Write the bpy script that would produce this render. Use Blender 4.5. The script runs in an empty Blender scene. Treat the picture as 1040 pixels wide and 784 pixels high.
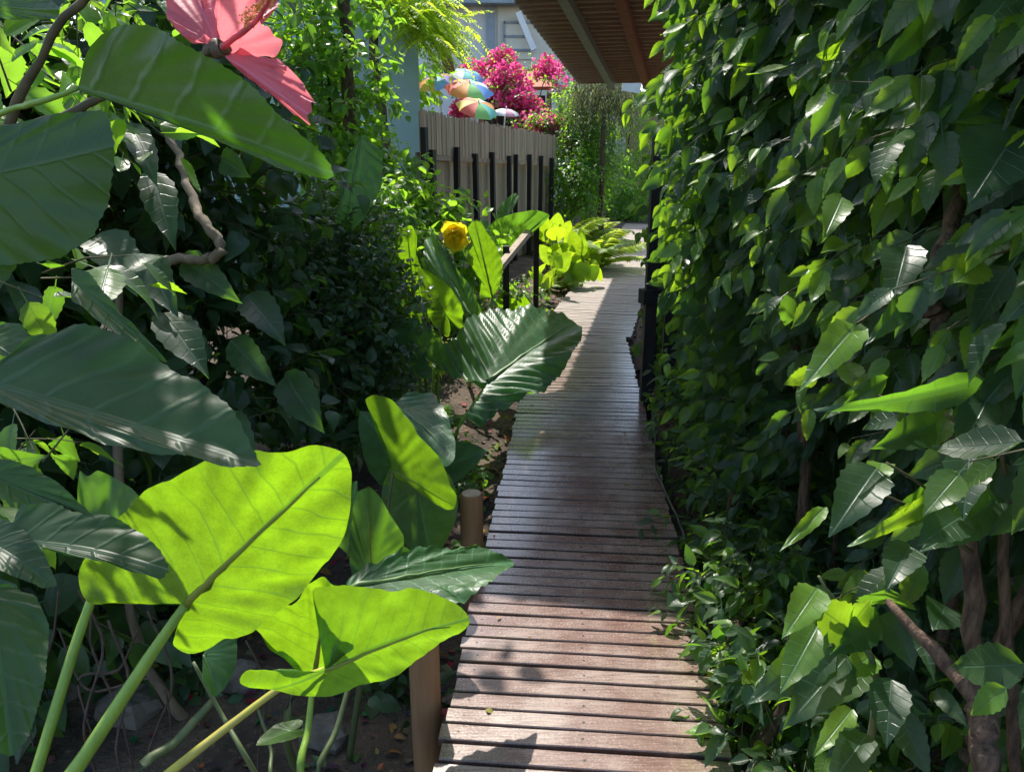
import bpy, math, random
import numpy as np
from mathutils import Vector, noise as mnoise

rng = np.random.default_rng(7)
random.seed(7)
sc = bpy.context.scene
COL = sc.collection
R = math.radians

# ------------------------------------------------------------------ camera frame of reference
F_PX, PITCH, CAM_Z = 782.0, R(17.2), 1.6
CP, SP = math.cos(PITCH), math.sin(PITCH)
def ray(x, y):
    a = (x - 520.0) / F_PX; b = (y - 392.0) / F_PX
    return np.array([a, CP - b * SP, -SP - b * CP])
def P(x, y, d):
    return np.array([0, 0, CAM_Z]) + d * ray(x, y)
def G(x, y, z=0.0):
    r = ray(x, y); return np.array([0, 0, CAM_Z]) + r * ((z - CAM_Z) / r[2])
def nrm(v):
    v = np.asarray(v, float)
    return v / (np.linalg.norm(v, axis=-1, keepdims=True) + 1e-9)

# ------------------------------------------------------------------ mesh helpers
class MB:
    def __init__(s):
        s.v, s.f, s.uv, s.c, s.n = [], [], [], [], 0
    def add(s, v, f, uv=None, c=0.5):
        v = np.asarray(v, float).reshape(-1, 3); k = len(v)
        s.v.append(v)
        for q in f: s.f.append(tuple(int(i) + s.n for i in q))
        s.uv.append(np.zeros((k, 2)) if uv is None else np.asarray(uv, float))
        c = np.asarray(c, float)
        if c.ndim == 0: c = np.repeat(c, 3)
        s.c.append(np.broadcast_to(c, (k, 3)) if c.ndim == 1 else c)
        s.n += k
        return s
    def box(s, c, dx, dy, dz, ax=(1, 0, 0), ay=(0, 1, 0), az=(0, 0, 1), col=0.5):
        c = np.asarray(c, float); ax, ay, az = (np.asarray(a, float) for a in (ax, ay, az))
        vs = [c + sx * ax * dx / 2 + sy * ay * dy / 2 + sz * az * dz / 2 for sx in (-1, 1) for sy in (-1, 1) for sz in (-1, 1)]
        uv = [(sx * dx / 2, sz * dz / 2) for sx in (-1, 1) for sy in (-1, 1) for sz in (-1, 1)]
        s.add(vs, [(0, 1, 3, 2), (4, 6, 7, 5), (0, 4, 5, 1), (2, 3, 7, 6), (0, 2, 6, 4), (1, 5, 7, 3)], uv, col)
        return s
    def bar(s, a, b, w, h, up=(0, 0, 1), col=0.5):
        a = np.asarray(a, float); b = np.asarray(b, float); ax = nrm(b - a)
        ay = nrm(np.cross(up, ax)); az = np.cross(ax, ay)
        return s.box((a + b) / 2, np.linalg.norm(b - a), w, h, ax, ay, az, col)
    def tube(s, pts, rad, n=8, sub=4, col=0.5, cap=True):
        pts = np.asarray(pts, float); rad = np.broadcast_to(np.asarray(rad, float), (len(pts),))
        if len(pts) > 2 and sub > 1:
            Q, rr = [], []
            ext = np.vstack([2 * pts[0] - pts[1], pts, 2 * pts[-1] - pts[-2]])
            for i in range(len(pts) - 1):
                p0, p1, p2, p3 = ext[i:i + 4]
                for k in range(sub):
                    t = k / sub
                    Q.append(.5 * (2 * p1 + (p2 - p0) * t + (2 * p0 - 5 * p1 + 4 * p2 - p3) * t * t + (3 * p1 - p0 - 3 * p2 + p3) * t ** 3))
                    rr.append(rad[i] * (1 - t) + rad[i + 1] * t)
            Q.append(pts[-1]); rr.append(rad[-1]); pts = np.array(Q); rad = np.array(rr)
        m = len(pts); tg = nrm(np.gradient(pts, axis=0))
        if n >= 6 and m > 4:
            L0 = np.linalg.norm(pts[-1] - pts[0]); rad = rad * (1 + .10 * rng.normal(0, 1, m).clip(-1.5, 1.5) * (1 if n != 10 else .25))
            if n != 10: pts = pts + rng.normal(0, .25, (m, 3)) * rad[:, None]
        ref = np.array([0.31, 0.22, 0.92]) if abs(tg[0][2]) < .9 else np.array([1.0, .1, 0])
        vs, uv, f = [], [], []; L = 0
        for i in range(m):
            if i: L += np.linalg.norm(pts[i] - pts[i - 1])
            u = nrm(np.cross(tg[i], ref)); w = np.cross(tg[i], u)
            for k in range(n):
                a = 2 * math.pi * k / n
                vs.append(pts[i] + rad[i] * (math.cos(a) * u + math.sin(a) * w)); uv.append((k / n, L))
        for i in range(m - 1):
            for k in range(n):
                k2 = (k + 1) % n
                f.append((i * n + k, i * n + k2, (i + 1) * n + k2, (i + 1) * n + k))
        if cap:
            f.append(tuple(range(n))[::-1]); f.append(tuple(range((m - 1) * n, m * n)))
        s.add(vs, f, uv, col); return s
    def build(s, name, mat, parent=None, smooth=False):
        V = np.vstack(s.v); UV = np.vstack(s.uv); C = np.vstack(s.c)
        return mesh_obj(name, V, s.f, UV, C, mat, parent, smooth)

def mesh_obj(name, V, faces, UV, C, mat, parent=None, smooth=False):
    me = bpy.data.meshes.new(name)
    if isinstance(faces, np.ndarray):
        nf = len(faces); k = faces.shape[1]
        me.vertices.add(len(V)); me.vertices.foreach_set('co', np.ascontiguousarray(V, np.float32).ravel())
        me.loops.add(nf * k); me.loops.foreach_set('vertex_index', np.ascontiguousarray(faces, np.int32).ravel())
        me.polygons.add(nf); me.polygons.foreach_set('loop_start', np.arange(0, nf * k, k, dtype=np.int32))
        me.update(calc_edges=True)
        li = faces.ravel()
    else:
        me.from_pydata([tuple(v) for v in V], [], faces); me.update()
        li = np.zeros(len(me.loops), np.int32); me.loops.foreach_get('vertex_index', li)
    uvl = me.uv_layers.new(name='UVMap')
    uvl.uv.foreach_set('vector', np.ascontiguousarray(UV[li], np.float32).ravel())
    at = me.attributes.new('rnd', 'FLOAT_COLOR', 'POINT')
    cc = np.ones((len(V), 4), np.float32); cc[:, :3] = C
    at.data.foreach_set('color', cc.ravel())
    if smooth: me.polygons.foreach_set('use_smooth', np.ones(len(me.polygons), bool))
    me.materials.append(mat)
    o = bpy.data.objects.new(name, me); COL.objects.link(o)
    if parent is not None: attach(o, parent)
    return o

def attach(o, parent):
    o.parent = parent
    w = parent.get('_w', (0, 0, 0))
    o.location = (-w[0], -w[1], -w[2])
    o['_w'] = (0.0, 0.0, 0.0)

def thing(name, label, cat, base, group=None):
    e = bpy.data.objects.new(name, None); COL.objects.link(e)
    e.empty_display_size = .05
    e.location = [float(q) for q in base]; e['_w'] = [float(q) for q in base]
    tag(e, label, cat, group); return e
def tag(o, label=None, cat=None, group=None, kind=None):
    if label: o['label'] = label
    if cat: o['category'] = cat
    if group: o['group'] = group
    if kind: o['kind'] = kind
    return o

# ------------------------------------------------------------------ node helpers
class NT:
    def __init__(s, name):
        s.m = bpy.data.materials.new(name); s.m.use_nodes = True
        s.t = s.m.node_tree; s.t.nodes.clear()
        s.out = s.t.nodes.new('ShaderNodeOutputMaterial')
    def n(s, typ, **kw):
        nd = s.t.nodes.new('ShaderNode' + typ)
        ins = kw.pop('ins', {})
        for k, v in kw.items(): setattr(nd, k, v)
        for k, v in ins.items(): s.set(nd, k, v)
        return nd
    def set(s, nd, k, v):
        sock = nd.inputs[k]
        if isinstance(v, bpy.types.NodeSocket): s.t.links.new(v, sock)
        else:
            if hasattr(sock.default_value, '__len__') and not hasattr(v, '__len__'): v = (v,) * len(sock.default_value)
            if hasattr(sock.default_value, '__len__') and len(sock.default_value) == 4 and len(v) == 3: v = (*v, 1)
            sock.default_value = v
    def math(s, op, a, b=None, c=None):
        nd = s.n('Math', operation=op); s.set(nd, 0, a)
        if b is not None: s.set(nd, 1, b)
        if c is not None: s.set(nd, 2, c)
        return nd.outputs[0]
    def mix(s, fac, a, b, typ='MIX'):
        nd = s.n('Mix', data_type='RGBA', blend_type=typ)
        s.set(nd, 'Factor', fac); 
        ia = [i for i in nd.inputs if i.type == 'RGBA']
        for sock, v in zip(ia, (a, b)):
            if isinstance(v, bpy.types.NodeSocket): s.t.links.new(v, sock)
            else: sock.default_value = (*v, 1) if len(v) == 3 else v
        return [o for o in nd.outputs if o.type == 'RGBA'][0]
    def rng(s, v, a, b, c=0.0, d=1.0, smooth=True):
        nd = s.n('MapRange', interpolation_type='SMOOTHSTEP' if smooth else 'LINEAR')
        for k, q in enumerate((v, a, b, c, d)): s.set(nd, k, q)
        return nd.outputs[0]
    def noise(s, vec, scale, detail=3, rough=.55, w=None):
        nd = s.n('TexNoise', ins={'Scale': scale, 'Detail': detail, 'Roughness': rough})
        if vec is not None: s.set(nd, 'Vector', vec)
        return nd
    def surf(s, sh):
        s.t.links.new(sh, s.out.inputs['Surface']); return s.m

def leaf_mat(name, refl, trans, rough=.38, tw=.45, nv=7, vein=.6, var=.6, slope=.6, hue=(1.25, 1.0, .6), spec=.5, blotch=0.35, young=None, vw=.07, bump=.4):
    N = NT(name)
    uv = N.n('UVMap', uv_map='UVMap').outputs[0]
    sx = N.n('SeparateXYZ', ins={0: uv})
    ay = N.math('ABSOLUTE', sx.outputs[1])
    dis = N.noise(N.n('VectorMath', operation='ADD', ins={0: N.n('VectorMath', operation='MULTIPLY', ins={0: uv, 1: (5, 5, 5)}).outputs[0], 1: N.n('TexCoord').outputs['Object']}).outputs[0], 1.0, 2).outputs[0]
    t = N.math('SUBTRACT', N.math('ADD', sx.outputs[0], N.math('ADD', N.math('MULTIPLY', dis, .07), N.math('MULTIPLY', N.math('MULTIPLY', ay, ay), .45))), N.math('MULTIPLY', ay, slope + .12))
    fr = N.math('FRACT', N.math('MULTIPLY', t, nv))
    tri = N.math('ABSOLUTE', N.math('SUBTRACT', fr, .5))
    lat = N.math('MULTIPLY', N.rng(tri, vw, .0), N.rng(ay, .5, .15))
    mid = N.rng(ay, .016, .006)
    ve = N.math('MAXIMUM', N.math('MULTIPLY', lat, .75), mid)
    geo = N.n('TexCoord').outputs['Object']
    fine = N.n('TexVoronoi', feature='DISTANCE_TO_EDGE', ins={'Vector': N.n('VectorMath', operation='MULTIPLY', ins={0: uv, 1: (1, 1.6, 1)}).outputs[0], 'Scale': 42.0}).outputs[0]
    fv = N.rng(fine, .09, .0)
    ns = N.noise(geo, 22, 3)
    at = N.n('Attribute', attribute_name='rnd')
    rs = N.n('SeparateColor', ins={0: at.outputs[0]})
    r1, r2 = rs.outputs[0], rs.outputs[1]
    br = N.math('ADD', N.math('MULTIPLY', r1, var), 1 - var / 2)
    bl = N.math('ADD', N.math('MULTIPLY', ns.outputs[0], 2 * blotch), 1 - blotch)
    br2 = N.math('MULTIPLY', br, bl)
    rc = N.mix(N.math('MULTIPLY', r2, .55), refl, tuple(np.array(refl) * np.array(hue)))
    if young:
        yf = N.rng(r2, .62, .95)
        rc = N.mix(yf, rc, young[0])
    rc = N.mix(N.math('MULTIPLY', ve, vein), rc, tuple(np.minimum(np.array(refl) * 2.2 + .02, 1)))
    rc = N.mix(1.0, rc, N.n('CombineColor', ins={0: br2, 1: br2, 2: br2}).outputs[0], 'MULTIPLY')
    tc = N.mix(N.math('MULTIPLY', r2, .6), trans, tuple(np.minimum(np.array(trans) * np.array(hue), 1)))
    if young: tc = N.mix(yf, tc, young[1])
    tc = N.mix(N.math('MULTIPLY', N.math('MAXIMUM', ve, N.math('MULTIPLY', fv, .38)), min(1, vein * .9)), tc, tuple(np.array(trans) * np.array((.45, .5, .5))))
    tc = N.mix(1.0, tc, N.n('CombineColor', ins={0: bl, 1: bl, 2: bl}).outputs[0], 'MULTIPLY')
    hgt = N.math('ADD', N.math('MULTIPLY', ve, -.6), N.math('MULTIPLY', N.noise(geo, 60, 2).outputs[0], .25))
    bp = N.n('Bump', ins={'Strength': bump, 'Distance': .005, 'Height': hgt})
    rg = N.math('ADD', N.math('MULTIPLY', ns.outputs[0], .22), rough - .11)
    pr = N.n('BsdfPrincipled', ins={'Base Color': rc, 'Roughness': rg, 'Specular IOR Level': spec, 'Normal': bp.outputs[0]})
    tr = N.n('BsdfTranslucent', ins={'Color': tc})
    mx = N.n('MixShader', ins={0: tw, 1: pr.outputs[0], 2: tr.outputs[0]})
    return N.surf(mx.outputs[0])

def simple_mat(name, a, b, scale=6, rough=.7, stretch=(1, 1, 1), bump=.3, spec=.4, attr=False, detail=5, uv=False):
    N = NT(name)
    tcn = N.n('TexCoord').outputs['UV' if uv else 'Object']
    v = N.n('VectorMath', operation='MULTIPLY', ins={0: tcn, 1: stretch}).outputs[0]
    ns = N.noise(v, scale, detail, .6)
    f = N.rng(ns.outputs[0], .3, .7)
    c = N.mix(f, a, b)
    if attr:
        at = N.n('Attribute', attribute_name='rnd').outputs[0]
        c = N.mix(1.0, c, N.mix(1.0, at, (1.0, 1.0, 1.0), 'MULTIPLY'), 'MULTIPLY')
    bp = N.n('Bump', ins={'Strength': bump, 'Distance': .01, 'Height': ns.outputs[0]})
    pr = N.n('BsdfPrincipled', ins={'Base Color': c, 'Roughness': rough, 'Specular IOR Level': spec, 'Normal': bp.outputs[0]})
    return N.surf(pr.outputs[0])

M = {}
M['hib'] = leaf_mat('hibiscus_leaf', (.027, .058, .034), (.25, .58, .03), .38, .38, 7, .6, spec=.4, young=((.085, .175, .028), (.60, 1.0, .03)))
M['hibnear'] = leaf_mat('hibiscus_leaf_close', (.028, .056, .030), (.15, .44, .015), .44, .40, 6, .5, .3, .75, vw=.13)
M['ear'] = leaf_mat('elephant_ear_leaf', (.05, .12, .035), (.29, .60, .012), .38, .50, 8, 1.0, .3, .55, blotch=.5)
M['eardark'] = leaf_mat('elephant_ear_dark_leaf', (.040, .11, .050), (.28, .66, .03), .40, .38, 10, .8, .3, .5, bump=.15)
M['earlime'] = leaf_mat('young_elephant_ear_leaf', (.12, .23, .03), (.50, .80, .025), .42, .5, 8, .5, .35, .55)
M['dark'] = leaf_mat('dark_shrub_leaf', (.030, .070, .034), (.22, .52, .03), .36, .3, 6, .3)
M['vine'] = leaf_mat('climbing_vine_leaf', (.05, .125, .030), (.42, .85, .05), .33, .45, 6, .3)
M['fern'] = leaf_mat('fern_leaf', (.12, .22, .03), (.7, .9, .06), .5, .5, 10, .2)
M['feather'] = leaf_mat('feathery_leaf', (.16, .28, .035), (.75, 1.0, .05), .5, .55, 10, .1)
M['bract'] = leaf_mat('bougainvillea_bract', (.60, .03, .19), (.95, .08, .36), .5, .5, 3, .1, .6, hue=(1.1, 2.5, 1.3))
M['petal'] = leaf_mat('pink_petal', (.75, .15, .20), (.95, .24, .27), .55, .5, 11, .6, .2, -.35, hue=(1, 1.3, 1.3), blotch=.1)
M['yellow'] = leaf_mat('yellow_petal', (.95, .80, .03), (1.0, .86, .03), .5, .4, 8, .2, .2, hue=(1, .9, .8), blotch=.1)
M['stem'] = simple_mat('green_stalk', (.16, .27, .04), (.22, .36, .05), 30, .38, (1, 1, .15), .15)
M['rib'] = simple_mat('brownish_rib', (.17, .20, .03), (.22, .26, .04), 30, .45, (1, 1, .2), .1)
M['ribpale'] = simple_mat('pale_rib', (.12, .20, .07), (.16, .25, .09), 30, .4, (1, 1, .2), .1)
M['stemyellow'] = simple_mat('yellow_stalk', (.42, .40, .06), (.36, .32, .08), 30, .4, (1, 1, .2), .15)
M['stemdark'] = simple_mat('dull_stalk', (.07, .10, .04), (.12, .14, .06), 30, .5, (1, 1, .2), .15)
M['bark'] = simple_mat('bark', (.045, .028, .02), (.17, .105, .07), 75, .9, (1, 1, .22), 1.0)
M['barkpale'] = simple_mat('pale_bark', (.13, .10, .07), (.22, .17, .12), 25, .85, (1, 1, .3), .6)
M['twig'] = simple_mat('twig_bark', (.06, .06, .03), (.12, .10, .05), 30, .8)
M['post'] = simple_mat('timber_post', (.22, .115, .055), (.33, .19, .10), 14, .75, (1, 1, .12), .35)
M['black'] = simple_mat('black_stained_timber', (.008, .008, .009), (.022, .021, .022), 18, .6, (1, 1, .2), .3)
M['weathered'] = simple_mat('weathered_timber', (.26, .20, .15), (.42, .34, .26), 18, .8, (1, 1, .1), .4)
M['reed'] = simple_mat('split_cane', (.41, .33, .245), (.55, .455, .36), 30, .8, (1, 1, .05), .4, attr=True)
M['stone'] = simple_mat('stone', (.07, .06, .05), (.17, .15, .13), 9, .9, (1, 1, 1), .8)
M['plaster'] = simple_mat('pale_plaster', (.62, .62, .62), (.70, .70, .69), 4, .9)
M['cream'] = simple_mat('cream_plaster', (.72, .68, .58), (.66, .61, .52), 4, .9)
M['bluewall'] = simple_mat('pale_blue_plaster', (.36, .53, .58), (.43, .60, .64), 3, .85)
M['slate'] = simple_mat('slate_paint', (.22, .27, .32), (.28, .33, .37), 6, .6)
M['white'] = simple_mat('white_paint', (.76, .77, .77), (.68, .70, .70), 8, .6)
M['tileroof'] = simple_mat('red_roof_tile', (.36, .11, .07), (.48, .17, .11), 9, .8)
M['redwood'] = simple_mat('red_brown_timber', (.24, .085, .06), (.32, .13, .09), 12, .75, (1, 1, .2))
M['brick'] = simple_mat('brown_wall', (.28, .20, .13), (.38, .28, .19), 9, .9, (1, 1, 4))
M['awning'] = simple_mat('corrugated_sheet', (.60, .49, .48), (.70, .58, .56), 7, .55, (1, 1, 1), .15)
M['awningrib'] = simple_mat('sheet_rib', (.40, .25, .215), (.48, .32, .28), 8, .6)
M['greymetal'] = simple_mat('grey_metal', (.26, .28, .31), (.34, .36, .39), 10, .5)
M['pipe'] = simple_mat('black_hose', (.015, .017, .018), (.03, .033, .035), 20, .45)
M['litter'] = simple_mat('dry_leaf', (.20, .11, .05), (.40, .26, .13), 12, .75, attr=True)
M['anther'] = simple_mat('orange_anther', (.85, .33, .06), (.95, .5, .14), 60, .6)
M['calyx'] = simple_mat('calyx_green', (.10, .07, .05), (.14, .12, .06), 40, .6)
M['roottwig'] = simple_mat('dry_root', (.05, .035, .028), (.10, .07, .055), 30, .9)

def canopy_mat():
    N = NT('umbrella_cloth')
    at = N.n('Attribute', attribute_name='rnd').outputs[0]
    d = N.n('BsdfPrincipled', ins={'Base Color': at, 'Roughness': .6})
    t = N.n('BsdfTranslucent', ins={'Color': at})
    return N.surf(N.n('MixShader', ins={0: .45, 1: d.outputs[0], 2: t.outputs[0]}).outputs[0])
M['canopy'] = canopy_mat()

def deck_mat():
    N = NT('worn_red_brown_decking')
    uv = N.n('UVMap', uv_map='UVMap').outputs[0]
    at = N.n('SeparateColor', ins={0: N.n('Attribute', attribute_name='rnd').outputs[0]})
    obj = N.n('TexCoord').outputs['Object']
    vs = N.n('VectorMath', operation='MULTIPLY', ins={0: obj, 1: (3, 42, 20)}).outputs[0]
    grain = N.noise(vs, 3.2, 5, .65).outputs[0]
    blot = N.noise(obj, 4.2, 4, .6).outputs[0]
    speck = N.noise(obj, 130, 2, .7).outputs[0]
    sx = N.n('SeparateXYZ', ins={0: uv})
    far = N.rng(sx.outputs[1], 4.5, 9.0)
    worn = N.math('ADD', N.math('MULTIPLY', N.rng(blot, .38, .66), .6), N.math('MULTIPLY', at.outputs[0], .45))
    c = N.mix(worn, (.16, .080, .061), (.325, .248, .212))
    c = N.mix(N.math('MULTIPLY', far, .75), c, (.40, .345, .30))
    c = N.mix(N.rng(speck, .54, .70, 0, .35), c, (.46, .38, .34))
    c = N.mix(N.rng(grain, .56, .36, 0, .55), c, (.07, .032, .026))
    bz = N.math('MULTIPLY', N.math('ABSOLUTE', N.math('SUBTRACT', at.outputs[2], .5)), .06)
    for uu in (.065, .5, .935):
        du = N.math('MULTIPLY', N.math('ABSOLUTE', N.math('SUBTRACT', sx.outputs[0], uu)), .81)
        dist = N.math('SQRT', N.math('ADD', N.math('MULTIPLY', du, du), N.math('MULTIPLY', bz, bz)))
        c = N.mix(N.rng(dist, .0052, .0036), c, (.03, .025, .024))
    c = N.mix(N.rng(bz, .024, .030, 0, .6), c, (.05, .03, .025))
    # a paler rubbed line where screws run along the joist
    ln = N.rng(N.math('ABSOLUTE', N.math('SUBTRACT', sx.outputs[0], .80)), .016, .004)
    c = N.mix(N.math('MULTIPLY', N.math('MULTIPLY', ln, blot), .16), c, (.55, .42, .36))
    rg = N.math('ADD', N.math('MULTIPLY', speck, .2), N.math('ADD', N.math('MULTIPLY', blot, .22), .06))
    hg = N.math('ADD', N.math('MULTIPLY', grain, .7), N.math('MULTIPLY', speck, .5))
    bp = N.n('Bump', ins={'Strength': .22, 'Distance': .003, 'Height': hg})
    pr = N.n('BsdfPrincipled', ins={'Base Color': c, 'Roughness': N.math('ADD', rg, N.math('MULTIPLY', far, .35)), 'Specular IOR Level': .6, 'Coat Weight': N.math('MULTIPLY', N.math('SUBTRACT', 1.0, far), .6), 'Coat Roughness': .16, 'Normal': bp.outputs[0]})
    return N.surf(pr.outputs[0])
M['deck'] = deck_mat()

def soil_mat():
    N = NT('dark_garden_soil')
    o = N.n('TexCoord').outputs['Object']
    a = N.noise(o, 3.0, 5, .6).outputs[0]; b = N.noise(o, 38, 4, .65).outputs[0]
    c = N.mix(N.rng(a, .35, .65), (.045, .033, .025), (.12, .085, .06))
    c = N.mix(N.rng(b, .55, .75), c, (.21, .15, .105))
    bp = N.n('Bump', ins={'Strength': .9, 'Distance': .03, 'Height': N.math('ADD', b, a)})
    return N.surf(N.n('BsdfPrincipled', ins={'Base Color': c, 'Roughness': .95, 'Normal': bp.outputs[0]}).outputs[0])
M['soil'] = soil_mat()

# ------------------------------------------------------------------ leaves
def ovate(nx=12, ny=4, W=.33, serr=.05, droop=.35, fold=.25, wav=.02, seed=0, petiole=True, twist=0.0):
    us = np.linspace(0, 1, nx + 1)
    prof = np.interp(us, [0, .035, .09, .18, .30, .42, .55, .68, .80, .90, .96, 1], [.10, .40, .70, .92, 1, .98, .86, .66, .42, .20, .08, .008])
    vs = np.linspace(-1, 1, ny + 1); r = np.random.default_rng(seed)
    V, U, Fc = [], [], []
    ph = r.random() * 6
    for i, u in enumerate(us):
        for j, v in enumerate(vs):
            w = W * prof[i]
            if abs(v) > .99 and 0 < i < nx: w *= 1 + serr * (1 if i % 2 else -1)
            y = v * w
            a = droop * u
            x = math.sin(a) / droop if abs(droop) > 1e-4 else u
            z = -(1 - math.cos(a)) / droop if abs(droop) > 1e-4 else 0
            z += fold * abs(y) + wav * math.sin(7 * u + ph + (2 if v > 0 else 0)) * v * v + twist * u * y
            V.append((x, y, z)); U.append((u, y))
    for i in range(nx):
        for j in range(ny):
            a = i * (ny + 1) + j
            Fc.append((a, a + ny + 1, a + ny + 2, a + 1))
    if petiole:
        b = len(V); V += [(-.3, -.008, .02), (-.3, .008, .02), (0.02, -.012, 0), (.02, .012, 0)]; U += [(0, 0)] * 4
        Fc.append((b, b + 2, b + 3, b + 1))
    return np.array(V), np.array(U), np.array(Fc, np.int64)

def basis(axis, normal):
    a = nrm(axis); n = normal - (normal * a).sum(-1, keepdims=True) * a; n = nrm(n)
    return np.stack([a, np.cross(n, a), n], axis=-1)     # columns

def instance(tmpls, pos, axis, normal, scale, name, mat, parent, r2=None, wscale=None):
    k = len(pos); B = basis(axis, normal) * scale[:, None, None]
    if wscale is not None: B = B * np.stack([np.ones(k), wscale, np.ones(k)], -1)[:, None, :]
    which = rng.integers(0, len(tmpls), k)
    VV, UU, FF, CC, off = [], [], [], [], 0
    rnd = rng.random((k, 3))
    if r2 is not None: rnd[:, 1] = r2
    for ti, (tv, tu, tf) in enumerate(tmpls):
        idx = np.nonzero(which == ti)[0]
        if not len(idx): continue
        v = np.einsum('kij,nj->kni', B[idx], tv) + pos[idx][:, None, :]
        n = len(tv)
        VV.append(v.reshape(-1, 3)); UU.append(np.tile(tu, (len(idx), 1)))
        FF.append((tf[None] + (np.arange(len(idx)) * n)[:, None, None] + off).reshape(-1, 4))
        CC.append(np.repeat(rnd[idx], n, axis=0)); off += n * len(idx)
    return mesh_obj(name, np.vstack(VV), np.vstack(FF), np.vstack(UU), np.vstack(CC), mat, parent, True)

T_HIB = [ovate(14, 4, W, .06, d, f, .025, s, True, tw) for s, (W, d, f, tw) in enumerate([(.25, .5, .3, .15), (.215, .9, .35, -.25), (.27, .3, .2, .3), (.185, 1.2, .45, .1), (.24, .15, .5, -.3), (.23, -.35, .3, .35)])]
T_MID = [ovate(6, 2, W, 0, d, f, .02, s, True) for s, (W, d, f) in enumerate([(.34, .5, .3), (.30, .8, .35), (.36, .3, .2)])]
T_SMALL = [ovate(3, 2, .3, 0, .4, .25, 0, 1, False), ovate(3, 2, .36, 0, .7, .3, 0, 2, False)]
T_FROND = [ovate(4, 2, .17, 0, .3, .2, 0, 1, False), ovate(4, 2, .2, 0, .5, .2, 0, 2, False)]
T_NARROW = [ovate(3, 2, .11, 0, .4, .2, 0, 1, False), ovate(3, 2, .14, 0, .7, .2, 0, 2, False)]

def twigs_to_leaves(base, dirn, length, n, size, grav=.6, out=(0, 0, 0), noise=.35, upw=1.0, sag=.2, t0=.15, nbias=(0, 0, 0)):
    K = len(base); t = np.linspace(t0, 1, n)[None, :, None]
    dirn = nrm(dirn); L = length[:, None, None]
    pos = base[:, None, :] + dirn[:, None, :] * L * t + np.array([0, 0, -1]) * (sag * L * t * t)
    ref = np.where(np.abs(dirn[:, 2:3]) > .9, np.array([[1., 0, 0]]), np.array([[0, 0, 1.]]))
    u = nrm(np.cross(dirn, ref)); w = np.cross(dirn, u)
    ph = (np.arange(n) * 2.4)[None] + rng.random(K)[:, None] * 6.28 + rng.normal(0, .3, (K, n))
    rad = np.cos(ph)[..., None] * u[:, None] + np.sin(ph)[..., None] * w[:, None]
    out = np.asarray(out, float)
    ax = nrm(.5 * dirn[:, None] + .8 * rad + np.array([0, 0, -grav]) + out + rng.normal(0, noise, (K, n, 3)))
    nr = np.array([0, 0, upw]) + np.asarray(nbias, float) + .5 * dirn[:, None] * (1 if not any(nbias) else .3) + rng.normal(0, noise, (K, n, 3))
    s = size * (.65 + .6 * rng.random((K, n))) * (1.05 - .35 * np.abs(t[..., 0] - .45) * 2)
    pos = pos + ax * (s * .28)[..., None]
    return pos.reshape(-1, 3), ax.reshape(-1, 3), nr.reshape(-1, 3), s.reshape(-1)

def twig_mesh(base, dirn, length, rad, sag, name, mat, parent):
    """thin three-sided twigs in two pieces, one mesh"""
    K = len(base); d = nrm(dirn); VV, FF = [], []
    u = nrm(np.cross(d, np.array([.3, .2, .93]))); w = np.cross(d, u)
    rings = []
    for q, rr in ((0, 1.0), (.5, .75), (1, .35)):
        c = base + d * (length * q)[:, None] + np.array([0, 0, -1]) * (sag * length * q * q)[:, None]
        rings.append(np.stack([c + (math.cos(a) * u + math.sin(a) * w) * rad * rr for a in (0, 2.09, 4.19)], 1))
    V = np.concatenate(rings, 1)                       # K,9,3
    f = []
    for g in (0, 3):
        for k in range(3): f.append((g + k, g + (k + 1) % 3, g + 3 + (k + 1) % 3, g + 3 + k))
    f = np.array(f); FF = (f[None] + (np.arange(K) * 9)[:, None, None]).reshape(-1, 4)
    V = V.reshape(-1, 3)
    return mesh_obj(name, V, FF, np.zeros((len(V), 2)), np.full((len(V), 3), .5), mat, parent, True)

class Q:
    # each tube becomes a part of its own
    def __init__(s, name, mat, parent): s.a = (name, M[mat], parent)
    def tube(s, *a, **k): MB().tube(*a, **k).build(*s.a, True)
def resample(poly, n):
    poly = np.asarray(poly, float); q = np.vstack([poly, poly[:1]])
    L = np.concatenate([[0], np.cumsum(np.linalg.norm(np.diff(q, axis=0), axis=1))])
    s = np.linspace(0, L[-1], n, endpoint=False)
    return np.stack([np.interp(s, L, q[:, k]) for k in range(2)], 1)

def smooth_poly(p, it=1):
    for _ in range(it):
        p = .25 * np.roll(p, 1, 0) + .5 * p + .25 * np.roll(p, -1, 0)
    return p

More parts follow.
